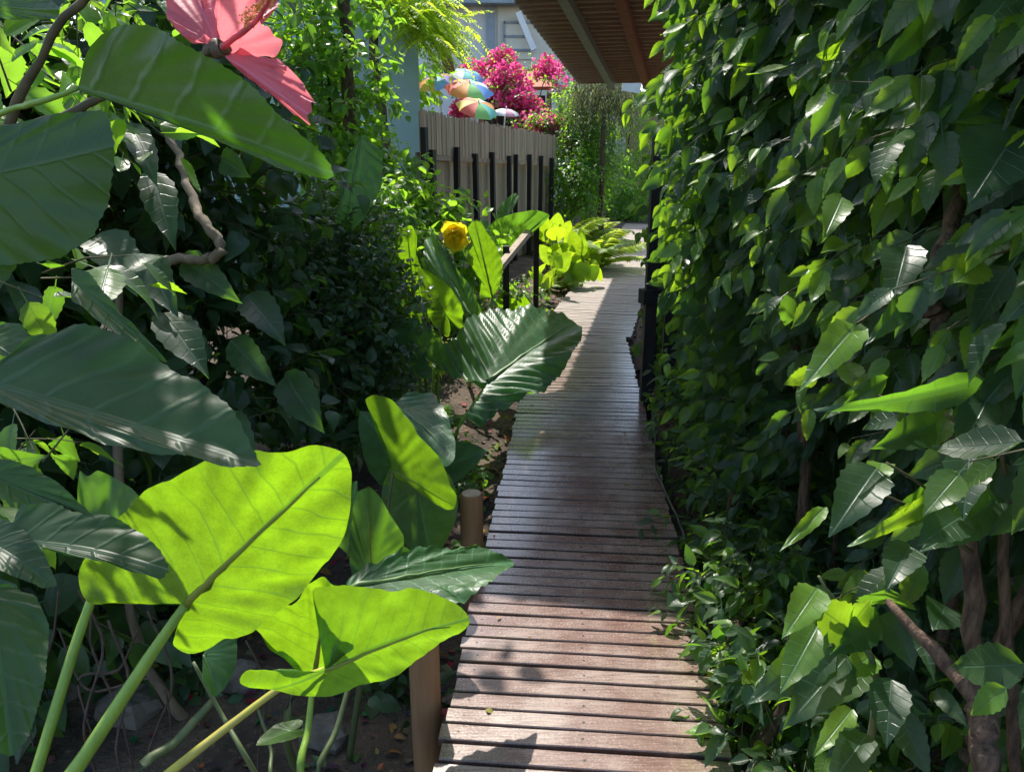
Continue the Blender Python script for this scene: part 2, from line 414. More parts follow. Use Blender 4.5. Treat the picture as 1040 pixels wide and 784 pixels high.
def leaf_surface(O, A, tip, N, rings=12, fold=.15, droop=.15, corr=.012, ncorr=9, wave=.02, serr=0, slope=.55, seed=0, up_sign=1, lobewave=0.0):
    """closed outline O (n,3) on a plane through A -> fan of rings with ribs, fold, droop and a wavy rim"""
    r = np.random.default_rng(seed)
    L = np.linalg.norm(tip - A); ax = (tip - A) / L
    N = nrm(N - (N @ ax) * ax); ay = np.cross(N, ax)
    n = len(O); per = np.arange(n) / n
    V, U = [], []
    ph = r.random(4) * 6.28
    kk = r.integers(5, 9); k2 = r.integers(11, 16)
    for i in range(rings + 1):
        q = (i / rings) ** .85
        for j in range(n):
            p = A + (O[j] - A) * q
            if serr and i == rings: p = p + (O[j] - A) / (np.linalg.norm(O[j] - A) + 1e-6) * serr * L * (1 if j % 2 else -1)
            d = p - A; x = d @ ax / L; y = d @ ay / L
            z = fold * abs(y) - droop * x * abs(x) + corr * math.cos(6.283 * ncorr * (x - slope * abs(y))) * min(1, abs(y) * 6) * (1 - .3 * q)
            z += wave * q ** 3 * (math.sin(6.283 * kk * per[j] + ph[0]) + .6 * math.sin(6.283 * k2 * per[j] + ph[1]))
            z += .02 * math.sin(5 * x + ph[2]) * math.sin(6 * y + ph[3])
            V.append(p + N * z * L * up_sign); U.append((x, y))
    f = []
    for i in range(rings):
        for j in range(n):
            j2 = (j + 1) % n
            if i == 0: f.append((j, n + j, n + j2))
            else: f.append((i * n + j, (i + 1) * n + j, (i + 1) * n + j2, i * n + j2))
    return np.array(V), f, np.array(U)

def traced(name, outline, A, tip, dA, dT, roll, mat, parent, n=84, rings=12, underside=False, sm=1, rnd=.5, r2=.5, label=None, midrib=None, **kw):
    """a leaf whose rim was read off the photograph, set on its own tilted plane in space"""
    PA, PT = P(*A, dA), P(*tip, dT)
    ax = nrm(PT - PA); view = nrm(np.array([0, 0, CAM_Z]) - .5 * (PA + PT))
    nn = nrm(view - (view @ ax) * ax)                 # faces the camera
    side = np.cross(nn, ax); nn = nrm(nn * math.cos(R(roll)) + side * math.sin(R(roll)))
    pol = smooth_poly(resample(outline, n), sm)
    O = []
    for x, y in pol:
        rr = ray(x, y); t = ((PA - np.array([0, 0, CAM_Z])) @ nn) / (rr @ nn)
        O.append(np.array([0, 0, CAM_Z]) + rr * t)
    up = -1 if underside else 1
    V, f, U = leaf_surface(np.array(O), PA, PT, nn, rings, up_sign=up, **kw)
    o = mesh_obj(name, V, f, U, np.tile(np.array([rnd, r2, .5]), (len(V), 1)), mat, parent, True)
    if label: o['label'] = label
    if midrib is None and mat.name.startswith(('elephant_ear', 'elephant_ear_dark')): midrib = 'rib' if underside else 'ribpale'
    if midrib:
        L = np.linalg.norm(PT - PA); ax = (PT - PA) / L; N2 = nrm(nn - (nn @ ax) * ax)
        q = np.linspace(.0, .86, 14); r = np.random.default_rng(kw.get('seed', 0)); r.random(4)
        cen = PA + ax * (q * L)[:, None] + N2 * ((-kw.get('droop', .15) * q * q) * L * up)[:, None] + N2 * (.0010 * L + .002 * (1 - q))[:, None]
        MB().tube(cen, np.linspace(.014, .003, 14) * L, 7, 1).build('midrib', M[midrib], o, True)
    return o

SAG_T = np.radians([0, 8, 16, 30, 50, 75, 100, 125, 145, 158, 168, 175, 180])
SAG_R = np.array([1.0, .9, .80, .66, .56, .49, .46, .46, .50, .48, .36, .16, .04])
def ear_leaf(name, A, axis, normal, L, mat, parent, wide=1.0, n=56, rings=7, r2=.5, **kw):
    A = np.asarray(A, float); ax = nrm(axis); N = np.asarray(normal, float); N = nrm(N - (N @ ax) * ax); ay = np.cross(N, ax)
    th = np.linspace(-math.pi, math.pi, n, endpoint=False)
    rr = np.interp(np.abs(th), SAG_T, SAG_R)
    O = A + L * ((rr * np.cos(th))[:, None] * ax + (rr * np.sin(th) * wide)[:, None] * ay)
    V, f, U = leaf_surface(O, A, A + ax * L, N, rings, **kw)
    return mesh_obj(name, V, f, U, np.tile(np.array([rng.random(), r2, .5]), (len(V), 1)), mat, parent, True)

def ovate_px(B, T, d0, d1, W, roll=0, droop=.4, fold=.25, seed=0, res=(14, 6)):
    """arrays for one ovate leaf between two places"""
    p0, p1 = P(*B, d0), P(*T, d1); L = np.linalg.norm(p1 - p0); ax = (p1 - p0) / L
    view = nrm(np.array([0, 0, CAM_Z]) - p0); nn = nrm(view - (view @ ax) * ax)
    side = np.cross(nn, ax); nn = nn * math.cos(R(roll)) + side * math.sin(R(roll))
    tv, tu, tf = ovate(res[0], res[1], W * .62, .06, droop, fold, .03, seed, False)
    e = tv[-1 - res[1] // 2]; 
    Bm = basis(ax[None], nn[None])[0]
    # turn the template so that its own tip falls on the wanted tip
    a = math.atan2(tv[res[0] * (res[1] + 1) + res[1] // 2][2], tv[res[0] * (res[1] + 1) + res[1] // 2][0])
    ca, sa = math.cos(-a), math.sin(-a)
    tv = np.stack([tv[:, 0] * ca - tv[:, 2] * sa, tv[:, 1], tv[:, 0] * sa + tv[:, 2] * ca], 1)
    tipx = tv[res[0] * (res[1] + 1) + res[1] // 2][0]
    return (tv * (L / tipx)) @ Bm.T + p0, tu, tf
def leaf_px(B, T, d0, d1, W, mat, parent, roll=0, droop=.4, fold=.25, seed=0, rnd=.5, r2=.4, label=None, stalk=None, stalkmat=None):
    V, U, Fc = ovate_px(B, T, d0, d1, W, roll, droop, fold, seed)
    o = mesh_obj('leaf', V, Fc, U, np.tile(np.array([rnd, r2, .5]), (len(V), 1)), mat, parent, True)
    if label: o['label'] = label
    return o

# ------------------------------------------------------------------ SETTING: ground and boardwalk
def path_left(Fw):      # x of the left edge of the decking at distance Fw
    a = -.211 + .083 * (Fw - 1.667); b = .155 + .218 * (Fw - 6.68)
    return max(a, b) if Fw > 6.2 else a
def path_right(Fw):
    return path_left(Fw) + .806 + (.05 if Fw > 6.7 else 0)

def ground_z(x, y):
    pl, pr = path_left(max(y, .3)), path_right(max(y, .3))
    base = -.34 + .26 * min(1, max(0, (y - 4.3) / 2.6))
    n = mnoise.noise(Vector((x * 1.3, y * 1.3, 0))) * .05 + mnoise.noise(Vector((x * 5, y * 5, 3))) * .018
    z = base + n
    if x < pl: z += .10 * min(3, max(0, pl - x - .35))
    if x > pr: z += .12 * min(1, max(0, x - pr)) + .06
    if y > 17: z = max(z, -.05) + min(.5, (y - 17) * .06) * (1 if n > -1 else 0)
    return min(z, -.045) if pl - .08 < x < pr + .08 and y < 17.2 else z
def build_ground():
    def axis(fine0, fine1, step, far):
        a = list(np.arange(fine0, fine1, step)); q = step
        while a[-1] < far: q *= 1.35; a.append(a[-1] + q)
        q = step; 
        while a[0] > -far: q *= 1.35; a.insert(0, a[0] - q)
        return np.array(a)
    xs = axis(-2.5, 3.2, .07, 300); ys = axis(.2, 9, .07, 400)
    V = np.array([(x, y, ground_z(x, y) if abs(x) < 12 and -2 < y < 40 else -.25) for y in ys for x in xs])
    nx = len(xs)
    i, j = np.meshgrid(np.arange(len(ys) - 1), np.arange(nx - 1), indexing='ij')
    a = (i * nx + j).ravel(); f = np.stack([a, a + 1, a + nx + 1, a + nx], 1)
    o = mesh_obj('ground', V, f, V[:, :2], np.full((len(V), 3), .5), M['soil'], None, True)
    tag(o, 'dark garden soil either side of the boardwalk', 'ground', kind='structure')
build_ground()

def build_deck():
    b = MB(); prof = [(-.5, 0), (-.5, -.5), (.5, -.5), (.5, 0), (.46, .0)]
    secs = []
    d1 = nrm(np.array([.083, 1.0, 0])); d2 = nrm(np.array([.218, 1.0, 0]))
    o1 = np.array([path_left(1.0) + .403, 1.0, 0]); L1 = (6.66 - 1.0) / d1[1]
    o2 = np.array([path_left(6.72) + .428, 6.72, 0]); L2 = (17.1 - 6.72) / d2[1]
    cnt = 0
    for (o, d, L, W) in ((o1, d1, L1, .806), (o2, d2, L2, .856)):
        s = 0.0; side = np.array([d[1], -d[0], 0])
        while s < L:
            w = .060 * (1 + random.uniform(-.05, .05)); gap = random.uniform(.0065, .0105); th = .026
            if random.random() < .03: gap += .008
            c = o + d * (s + w / 2) + side * random.uniform(-.004, .004)
            ang = random.uniform(-.004, .004); dd = nrm(d + side * ang); sd = np.array([dd[1], -dd[0], 0])
            half = W / 2 + random.uniform(-.006, .008); zz = random.uniform(-.0015, .0015); tilt = random.uniform(-.012, .012)
            ch = .0028
            pr = [(-w / 2, -th), (w / 2, -th), (w / 2, -ch), (w / 2 - ch, 0), (-w / 2 + ch, 0), (-w / 2, -ch)]
            m = 5; vs, uv, cl = [], [], []; r0, r1_ = random.random(), random.random()
            warp = [random.uniform(-.0012, .0012) for _ in range(m)]
            for k in range(m):
                q = -1 + 2 * k / (m - 1)
                for (a, z) in pr:
                    vs.append(c + sd * half * q + dd * (a + warp[k]) + np.array([0, 0, z + zz + warp[k] + tilt * a]))
                    uv.append(((q + 1) / 2, c[1] + a)); cl.append((r0, r1_, a / w + .5))
            n = len(pr); f = [tuple(range(n))[::-1], tuple(range((m - 1) * n, m * n))]
            for k in range(m - 1):
                for e in range(n):
                    e2 = (e + 1) % n; f.append((k * n + e, k * n + e2, (k + 1) * n + e2, (k + 1) * n + e))
            b.add(vs, f, uv, np.array(cl))
            s += w + gap; cnt += 1
            if abs(c[1] - 8.2) < .04: s += .012
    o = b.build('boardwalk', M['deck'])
    tag(o, 'narrow boardwalk of worn red brown cross slats', 'boardwalk', kind='structure')
    j = MB()
    for (oo, d, L, W) in ((o1, d1, L1, .806), (o2, d2, L2, .856)):
        side = np.array([d[1], -d[0], 0])
        for q in (-1, 0, 1):
            a = oo + side * (W / 2 - .05) * q + np.array([0, 0, -.075]); j.bar(a, a + d * L, .045, .095)
    jo = j.build('joist', M['bark']); attach(jo, o)
build_deck()

# leaf litter on the soil: stuff
def build_litter():
    k = 2600
    side = rng.random(k) < .72
    y = .9 + 9 * rng.random(k) ** 1.3
    x = np.where(side, -.2 - 1.5 * rng.random(k) ** 1.4, 0)
    pos = []
    for i in range(k):
        xl = path_left(y[i]); xr = path_right(y[i])
        xx = xl - .03 - 1.5 * rng.random() ** 1.5 if side[i] else xr + .03 + .9 * rng.random() ** 1.5
        if i < 26: xx = xl + .8 * rng.random(); pos.append((xx, y[i], .006)); continue
        pos.append((xx, y[i], ground_z(xx, y[i]) + .012))
    pos = np.array(pos)
    ax = rng.normal(0, 1, (k, 3)); ax[:, 2] *= .3; ax[:26, 2] = 0
    nr = np.array([0, 0, 1.0]) + rng.normal(0, .35, (k, 3))
    nr[:26] = (0, 0, 1); sz = .025 + .05 * rng.random(k) ** 2; sz[:26] *= .6
    o = instance(T_SMALL, pos, ax, nr, sz, 'leaf_litter', M['litter'], None)
    tag(o, 'dry brown fallen leaves scattered on the soil beside the boardwalk', 'leaf litter', kind='stuff')
build_litter()

# ------------------------------------------------------------------ posts, rails, hose, stones
def round_post(base, h, r, label, seed):
    t = thing('bollard_post', label, 'post', base, 'round timber posts along the left edge of the boardwalk')
    base = np.asarray(base, float); b = MB(); rr = random.Random(seed)
    n = 20; vs, f, uv = [], [], []
    hs = [0, .25 * h, .5 * h, .75 * h, h - .012, h]
    for i, z in enumerate(hs):
        q = r if i < 5 else r - .008
        for k in range(n):
            a = 6.2832 * k / n; wob = 1 + .02 * math.sin(3 * a + seed + z * 4)
            vs.append(base + np.array([q * wob * math.cos(a), q * wob * math.sin(a), z])); uv.append((k / n, z))
    for i in range(len(hs) - 1):
        for k in range(n):
            k2 = (k + 1) % n; f.append((i * n + k, i * n + k2, (i + 1) * n + k2, (i + 1) * n + k))
    b.add(vs, f, uv); b.build('post_shaft', M['post'], t, True)
    c = MB(); m = 20; ring = [base + np.array([(r - .008) * math.cos(6.2832 * k / m), (r - .008) * math.sin(6.2832 * k / m), h]) for k in range(m)]
    ring2 = [base + np.array([(r - .02) * math.cos(6.2832 * k / m), (r - .02) * math.sin(6.2832 * k / m), h + .004]) for k in range(m)]
    c.add(ring + ring2, [(k, (k + 1) % m, m + (k + 1) % m, m + k) for k in range(m)] + [tuple(range(m, 2 * m))])
    c.build('post_top', M['weathered'], t)
p1 = G(423, 860, -.3); p1 = np.array([-.262, 1.95, -.34])
round_post(p1, .70, .046, 'tall round timber post close to the camera, under the lime elephant ear leaf', 1)
p2 = np.array([-.165, 2.86, -.36])
round_post(p2, .62, .047, 'short round timber post with pale sawn top, farther along the left deck edge', 2)

# black rail with weathered handrail on the left of the path
def left_rail():
    a = P(543, 305, 8.0); 
    t = thing('handrail', 'weathered handrail on thin black posts left of the path, beside the elephant ears', 'railing', (a[0], a[1], -.1))
    for (x, y0, y1, d) in ((545, 222, 318, 7.6), (514, 250, 345, 6.6)):
        top = P(x, y0, d); b = MB(); b.box((top[0], top[1], top[2] / 2 - .06), .055, .055, top[2] + .12); b.build('post', M['black'], t)
    b = MB(); q0, q1 = P(507, 272, 6.3), P(549, 221, 7.7); b.bar(q0, q1, .06, .05); b.build('rail', M['weathered'], t)
left_rail()

def right_gate():
    base = np.array([.885, 4.85, 0])
    t = thing('gate_railing', 'black stained timber railing with tall post at the right edge of the path', 'railing', base)
    b = MB(); b.box(base + (0, 0, .72), .075, .075, 1.9); b.build('post', M['black'], t)
    b = MB(); b.box(base + (.16, .75, .55), .07, .07, 1.6); b.build('post', M['black'], t)
    b = MB(); b.bar(base + (-.07, -.04, .70), base + (.6, .12, .70), .09, .09); b.build('rail', M['black'], t)
    b = MB()
    for k in range(4): b.box(base + (.14 + .1 * k, .02 + .02 * k, .28), .085, .03, .70)
    b.build('panel', M['black'], t)
    b = MB(); b.bar(base + (.04, .1, 1.5), base + (.2, 1.0, 1.45), .05, .06); b.build('top_rail', M['black'], t)
right_gate()

hose = MB()
hp = [np.array([path_right(f) + o, f, z]) for f, o, z in ((5.2, .10, -.03), (4.2, .03, .012), (3.7, -.02, .02), (3.4, .0, .02), (3.0, .035, .01), (2.7, .04, -.03), (2.5, .10, -.09), (2.3, .25, -.14))]
hose.tube(hp, .007, 8, 6); tag(hose.build('hose', M['pipe'], None, True), 'thin black hose lying along the right edge of the decking', 'hose')

def stone(base, s, label, seed):
    r = np.random.default_rng(seed); b = MB(); nu, nv = 12, 8; vs, f = [], []
    for i in range(nv + 1):
        for j in range(nu):
            th = math.pi * i / nv; ph = 6.2832 * j / nu
            p = np.array([math.sin(th) * math.cos(ph), math.sin(th) * math.sin(ph), math.cos(th)])
            q = 1 + .35 * mnoise.noise(Vector(p * 1.6) + Vector((seed, 0, 0))) + .12 * mnoise.noise(Vector(p * 5))
            vs.append(np.asarray(base) + p * q * np.array(s))
    for i in range(nv):
        for j in range(nu): f.append((i * nu + j, (i + 1) * nu + j, (i + 1) * nu + (j + 1) % nu, i * nu + (j + 1) % nu))
    b.add(vs, f); tag(b.build('stone', M['stone'], None, False), label, 'stone', 'stones on the soil at the lower left')
for (x, y, s, lab) in ((55, 715, .10, 'dark stone behind the leftmost green stalk, low on the soil'),
                       (135, 735, .085, 'rough stone between the thick elephant ear stalk and the left stalk'),
                       (330, 740, .075, 'stone behind the stalks left of the near timber post'),
                       (245, 700, .07, 'small stone under the shaded elephant ear leaf')):
    g = G(x, y, -.3); stone((g[0], g[1], ground_z(g[0], g[1]) + s * .3), (s * 1.2, s, s * .75), lab, int(x))

# ------------------------------------------------------------------ awning over the path
def awning():
    h0, F0, F1 = 3.2, 4.56, 11.7
    zf = lambda f: 3.2 - .098 * (f - F0)
    xe = lambda f: -1.73 + .227 * f
    t = thing('awning', 'brown corrugated awning on a timber rafter hanging over the path', 'awning', (1.6, 8.0, 0))
    dv = nrm(np.array([.227, 1, -.098])); sv = nrm(np.array([1, -.227, 0]))
    def sheet(f0, f1, off0, off1, name):
        nlen = int((f1 - f0) / .0225); nw = 5; V, UV = [], []
        for i in range(nlen + 1):
            f = f0 + (f1 - f0) * i / nlen
            dz = .05 * (abs(((f / .17) % 1) * 2 - 1) * 2 - 1)
            dz = max(-.030, min(.022, dz * 1.5))
            for j in range(nw + 1):
                o = off0 + (off1 - off0) * j / nw
                V.append((xe(f) + o, f - .227 * o, zf(f) + dz)); UV.append((o, f))
        V = np.array(V); top = V + np.array([0, 0, .006]); n = len(V); f = []
        w = nw + 1
        for i in range(nlen):
            for j in range(nw):
                a = i * w + j; f.append((a, a + 1, a + w + 1, a + w)); f.append((n + a, n + a + w, n + a + w + 1, n + a + 1))
        for i in range(nlen):
            for j in (0, nw):
                a = i * w + j; f.append((a, a + w, n + a + w, n + a))
        for j in range(nw):
            for i in (0, nlen):
                a = i * w + j; f.append((a, a + 1, n + a + 1, n + a))
        mesh_obj(name, np.vstack([V, top]), f, np.array(UV + UV), np.full((2 * n, 3), .5), M['awning'], t)
    sheet(F0, F1, 0.0, 1.75, 'roof_sheet')
    sheet(F0, 6.15, -.30, -.004, 'side_sheet')
    sl = MB(); f = F0 + .06
    while f < F1:
        a = np.array([xe(f) + .02, f - .227 * .02, zf(f) - .046]); c2 = np.array([xe(f) + 1.73, f - .227 * 1.73, zf(f) - .046])
        sl.bar(a, c2, .03, .03); f += .17
    sl.build('slat', M['awningrib'], t)
    def along(off, f0, f1, w, h, dz, mat, name):
        a = np.array([xe(f0) + off, f0 - .227 * off, zf(f0) + dz]); c = np.array([xe(f1) + off, f1 - .227 * off, zf(f1) + dz])
        b = MB(); b.bar(a, c, w, h); return b.build(name, mat, t)
    along(.50, F0 + .1, F1 - .05, .09, .12, -.085, M['greymetal'], 'rafter')
    along(.96, F0 + .1, F1 - .05, .09, .12, -.085, M['redwood'], 'rafter')
    along(1.79, F0, F1, .03, .2, -.03, M['slate'], 'fascia')
    for f, o in ((5.4, 1.7), (8.6, 1.7), (11.3, 1.7)):
        p = np.array([xe(f) + o, f - .227 * o, 0]); b = MB(); b.box((p[0], p[1], (zf(f) - .15) / 2 - .1), .09, .09, zf(f) - .15 + .2); b.build('support_post', M['black'], t)
awning()

# ------------------------------------------------------------------ background: fence, houses, umbrellas
def fence():
    A = P(425, 112, 8.0); B = P(563, 138, 13.0); A2, B2 = np.array([A[0], A[1], 0]), np.array([B[0], B[1], 0])
    L = np.linalg.norm(B2 - A2); d = (B2 - A2) / L; side = np.array([d[1], -d[0], 0])     # side points to the path
    zt = lambda s: A[2] + (B[2] - A[2]) * s / L
    t = thing('fence', 'split cane fence over dark posts and boards, behind the elephant ears', 'fence', (A[0], A[1], -.1))
    b = MB(); s = 0
    while s < L:
        w = random.uniform(.035, .06); c = A2 + d * (s + w / 2) + side * random.uniform(.0, .012)
        top = zt(s) + random.uniform(-.035, .02); bot = zt(s) - .44
        k = random.uniform(.72, 1.1); tint = random.uniform(.9, 1.05)
        b.box(c + np.array([0, 0, (top + bot) / 2]), w * .92, .014, top - bot, d, side, col=(k, k * tint * .97, k * tint * .92)); s += w
    b.build('cane_panel', M['reed'], t)
    b = MB(); s = 0
    while s < L:
        w = random.uniform(.13, .17); c = A2 + d * (s + w / 2) - side * .05
        k = random.uniform(.6, .9)
        b.box(c + np.array([0, 0, (zt(s) - .42 - .2) / 2]), w * .95, .02, zt(s) - .42 + .2, d, side, col=(k, k * .96, k * .9)); s += w
    b.build('board_panel', M['reed'], t)
    b = MB(); b.bar(A2 + np.array([0, 0, zt(0) - .47]) + side * .01, B2 + np.array([0, 0, zt(L) - .47]) + side * .01, .03, .05); b.build('rail', M['weathered'], t)
    for px in (426, 435, 459.5, 480, 497, 514, 520, 534, 545.5, 556.5):
        # where this post stands along the fence line
        best = min(np.linspace(0, L, 900), key=lambda q: abs((A2 + d * q)[0] - ((px - 520) / F_PX) * ((A2 + d * q)[1] * CP - (1 - CAM_Z) * SP)))
        c = A2 + d * best + side * .055; w = .09 if px < 440 else .06
        top = zt(best) - (.36 if px > 430 else .18)
        top += random.uniform(-.05, .04); tl = nrm(np.array([random.uniform(-.018, .018), 0, 1.0])); p = MB(); p.box(c + np.array([0, 0, (top - .2) / 2]), w * random.uniform(.8, 1.15), .06, top + .2, d, side, tl); p.build('post', M['black'], t)
fence()

def blue_house():
    t = thing('blue_building', 'pale blue plastered building left of the cane fence, half hidden by vines', 'building', (-2.3, 9.6, -.1))
    c = P(428, 150, 9.2); x1 = c[0]; y0 = c[1]
    def slab(z0, z1, e, name, mat):
        q = [(x1 - 3.8 - e, y0 - e), (x1 + e, y0 - e), (x1 - .95 + e, y0 + 4.5 + e), (x1 - 3.8 - e, y0 + 4.5 + e)]
        MB().add([(a, b_, z0) for a, b_ in q] + [(a, b_, z1) for a, b_ in q], [(3, 2, 1, 0), (4, 5, 6, 7), (0, 1, 5, 4), (1, 2, 6, 5), (2, 3, 7, 6), (3, 0, 4, 7)]).build(name, mat, t)
    slab(-.1, 3.9, 0, 'wall', M['bluewall']); slab(3.902, 4.02, .25, 'roof', M['greymetal'])
    b = MB(); q0 = P(436, -20, 9.0); q1 = P(457, 74, 9.4); b.bar(q0, q1, .13, .13, up=(0, 1, 0)); b.build('brace', M['redwood'], t)
blue_house()

def grey_house():
    D = 19.0
    t = thing('grey_house', 'grey and cream house with louvred window, behind the bougainvillea', 'house', (1.0, 20.5, 0))
    q = P(500, 30, D); Y = q[1]
    xa = lambda px: (px - 520) / F_PX * D
    za = lambda py: P(500, py, D)[2]
    b = MB(); b.box(((xa(380) + xa(505)) / 2, Y + 2.5, 3.2), xa(505) - xa(380), 5, 6.6); b.build('wall', M['plaster'], t)
    b = MB(); b.box(((xa(505.2) + xa(640)) / 2, Y + 2.5, 3.2), xa(640) - xa(505.2), 5.06, 6.6); b.build('wall', M['cream'], t)
    b = MB(); b.box((xa(498), Y - .08, 3.2), xa(502) - xa(494), .14, 6.4); b.build('pilaster', M['slate'], t)
    w = MB(); w.box((xa(526), Y - .06, (za(24) + za(60)) / 2), xa(540) - xa(512), .06, za(24) - za(60)); wo = w.build('window', M['cream'], t)
    f = MB()
    for py in (24, 37.5, 51): f.box((xa(526), Y - .10, za(py)), xa(540) - xa(512), .06, .05)
    f.box((xa(512), Y - .10, (za(24) + za(60)) / 2), .05, .06, za(24) - za(60) + .05)
    fo = f.build('frame', M['slate'], wo)
    b = MB(); b.bar(np.array([xa(526), Y - .35, za(16)]), np.array([xa(542), Y - .35, za(52)]), .14, .2, up=(0, 1, 0)); b.build('brace', M['white'], t)
    b = MB(); b.box((xa(500), Y - .3, za(5)), xa(640) - xa(420), .5, .16); b.build('beam', M['slate'], t)
    b = MB(); b.box((xa(510), Y + 2.4, 6.6), xa(640) - xa(380) + .8, 6, .2); b.build('roof', M['tileroof'], t)
grey_house()

def pavilion():
    D = 15.5
    xa = lambda px: (px - 520) / F_PX * D
    c = P(525, 90, D); Y = c[1]
    t = thing('pavilion', 'low terrace shelter with red tiled roof edge, under the bougainvillea', 'shelter', (c[0], Y + .8, 0))
    b = MB(); z0, z1 = P(525, 92, D)[2], P(525, 80, D)[2]
    V = [(xa(484), Y, z0), (xa(562), Y, z0), (xa(557), Y + 1.6, z1 + .25), (xa(488), Y + 1.6, z1 + .25)]
    V2 = [(v[0], v[1], v[2] + .07) for v in V]
    b.add(V + V2, [(0, 3, 2, 1), (4, 5, 6, 7), (0, 1, 5, 4), (1, 2, 6, 5), (2, 3, 7, 6), (3, 0, 4, 7)]); b.build('roof', M['tileroof'], t)
    b = MB(); b.box(((xa(488) + xa(557)) / 2, Y + 1.5, z0 / 2), xa(557) - xa(488), .12, z0 - .02); b.build('wall', M['black'], t)  # black sheet stands in for the shade inside the shelter
    for px in (488, 558):
        b = MB(); b.box((xa(px), Y + .1, z0 / 2 - .05), .1, .1, z0 - .0); b.build('post', M['redwood'], t)
pavilion()

def brown_wall():
    D = 23.0; a = P(590, 95, D); bq = P(652, 95, D)
    o = MB(); o.box(((a[0] + bq[0]) / 2 + .3, a[1] + .15, a[2] / 2 - .1), bq[0] - a[0] + 1.0, .25, a[2] + .3)
    tag(o.build('garden_wall', M['brick']), 'brown rough wall beyond the far end of the path', 'wall')
    c = P(643, 80, 12.5); t = thing('sign_board', 'small pale blank board on a thin pole, beside the right foliage', 'board', (c[0], c[1], 0))
    b = MB(); b.box(c, .30, .03, .42, ax=nrm(np.array([1, 0, -.15])), az=nrm(np.array([.15, 0, 1]))); b.build('panel', M['white'], t)
    b = MB(); b.tube([(c[0] + .45, c[1] + .06, -.05), (c[0] + .45, c[1] + .06, c[2]), (c[0] + .38, c[1] + .05, c[2] + .08), (c[0] + .02, c[1] + .04, c[2] + .1)], .02, 8, 2); b.build('pole', M['weathered'], t)
brown_wall()

PAST = {'m': (.28, .80, .66), 'o': (.95, .42, .10), 'r': (.90, .20, .14), 'b': (.22, .45, .90), 'p': (.32, .24, .66), 'y': (.95, .74, .18), 'w': (.84, .86, .88), 'g': (.34, .78, .24), 'k': (.90, .48, .55)}
def umbrella(px, py, d, rad, cols, tilt, label, H=.33):
    top = P(px, py, d)
    t = thing('umbrella', label, 'umbrella', (top[0], top[1], 0), 'rainbow umbrellas above the cane fence')
    ax = nrm(np.array([math.sin(tilt[0]), -math.sin(tilt[1]), 1.0])); u = nrm(np.cross(ax, (0, 1, .1))); w = np.cross(ax, u)
    b = MB(); n = 8; ms = 5; mr = 6
    for g in range(n):
        vs, f = [], []
        for i in range(mr + 1):
            q = i / mr
            for j in range(ms + 1):
                a = 6.2832 * (g + j / ms) / n; scal = 1 - .05 * q * math.sin(math.pi * j / ms)
                rr = rad * math.sin(q * 1.32) / math.sin(1.32) * (math.cos(math.pi / n) / math.cos((j / ms - .5) * 2 * math.pi / n)) * scal
                z = -H * rad * 2 * (1 - math.cos(q * 1.25)) * .75 - .03 * q * math.sin(math.pi * j / ms) * rad
                vs.append(top + ax * z + (u * math.cos(a) + w * math.sin(a)) * rr)
        for i in range(mr):
            for j in range(ms):
                p = i * (ms + 1) + j; f.append((p, p + ms + 1, p + ms + 2, p + 1))
        b.add(vs, f, None, PAST[cols[g % len(cols)]])
    b.build('canopy', M['canopy'], t, True)
    p = MB(); p.tube([top + ax * .04, top - ax * .5, (top[0] - ax[0] * .9, top[1] - ax[1] * .9, .0)], .013, 8, 4); p.build('pole', M['white'], t)
    rb = MB()
    for g in range(n):
        a = 6.2832 * g / n; rb.tube([top - ax * .01, top - ax * (H * rad * .5) + (u * math.cos(a) + w * math.sin(a)) * rad * .75, top - ax * (H * rad * 1.02) + (u * math.cos(a) + w * math.sin(a)) * rad * .985], .004, 4, 2)
    rb.build('rib', M['greymetal'], t)
umbrella(472, 72, 14.6, .42, 'mwmb', (.15, .4), 'mint and white umbrella, topmost of the cluster over the fence')
umbrella(441, 78, 14.0, .40, 'oybp', (-.2, .4), 'orange, yellow and violet umbrella at the left of the cluster')
umbrella(477, 84, 13.6, .45, 'rogbwm', (.15, .45), 'large red, green and blue umbrella in the middle of the cluster')
umbrella(486, 104, 13.0, .38, 'yrgmow', (.28, .5), 'yellow, orange and green umbrella just above the fence top')
umbrella(514, 111, 13.2, .24, 'wwkw', (.1, .2), 'small whitish umbrella right beside the yellow and green one')

# ------------------------------------------------------------------ generic foliage plants
def in_blob(n, c, r):
    v = nrm(rng.normal(0, 1, (n, 3))) * (rng.random((n, 1)) ** .45)
    return np.asarray(c) + v * np.asarray(r)

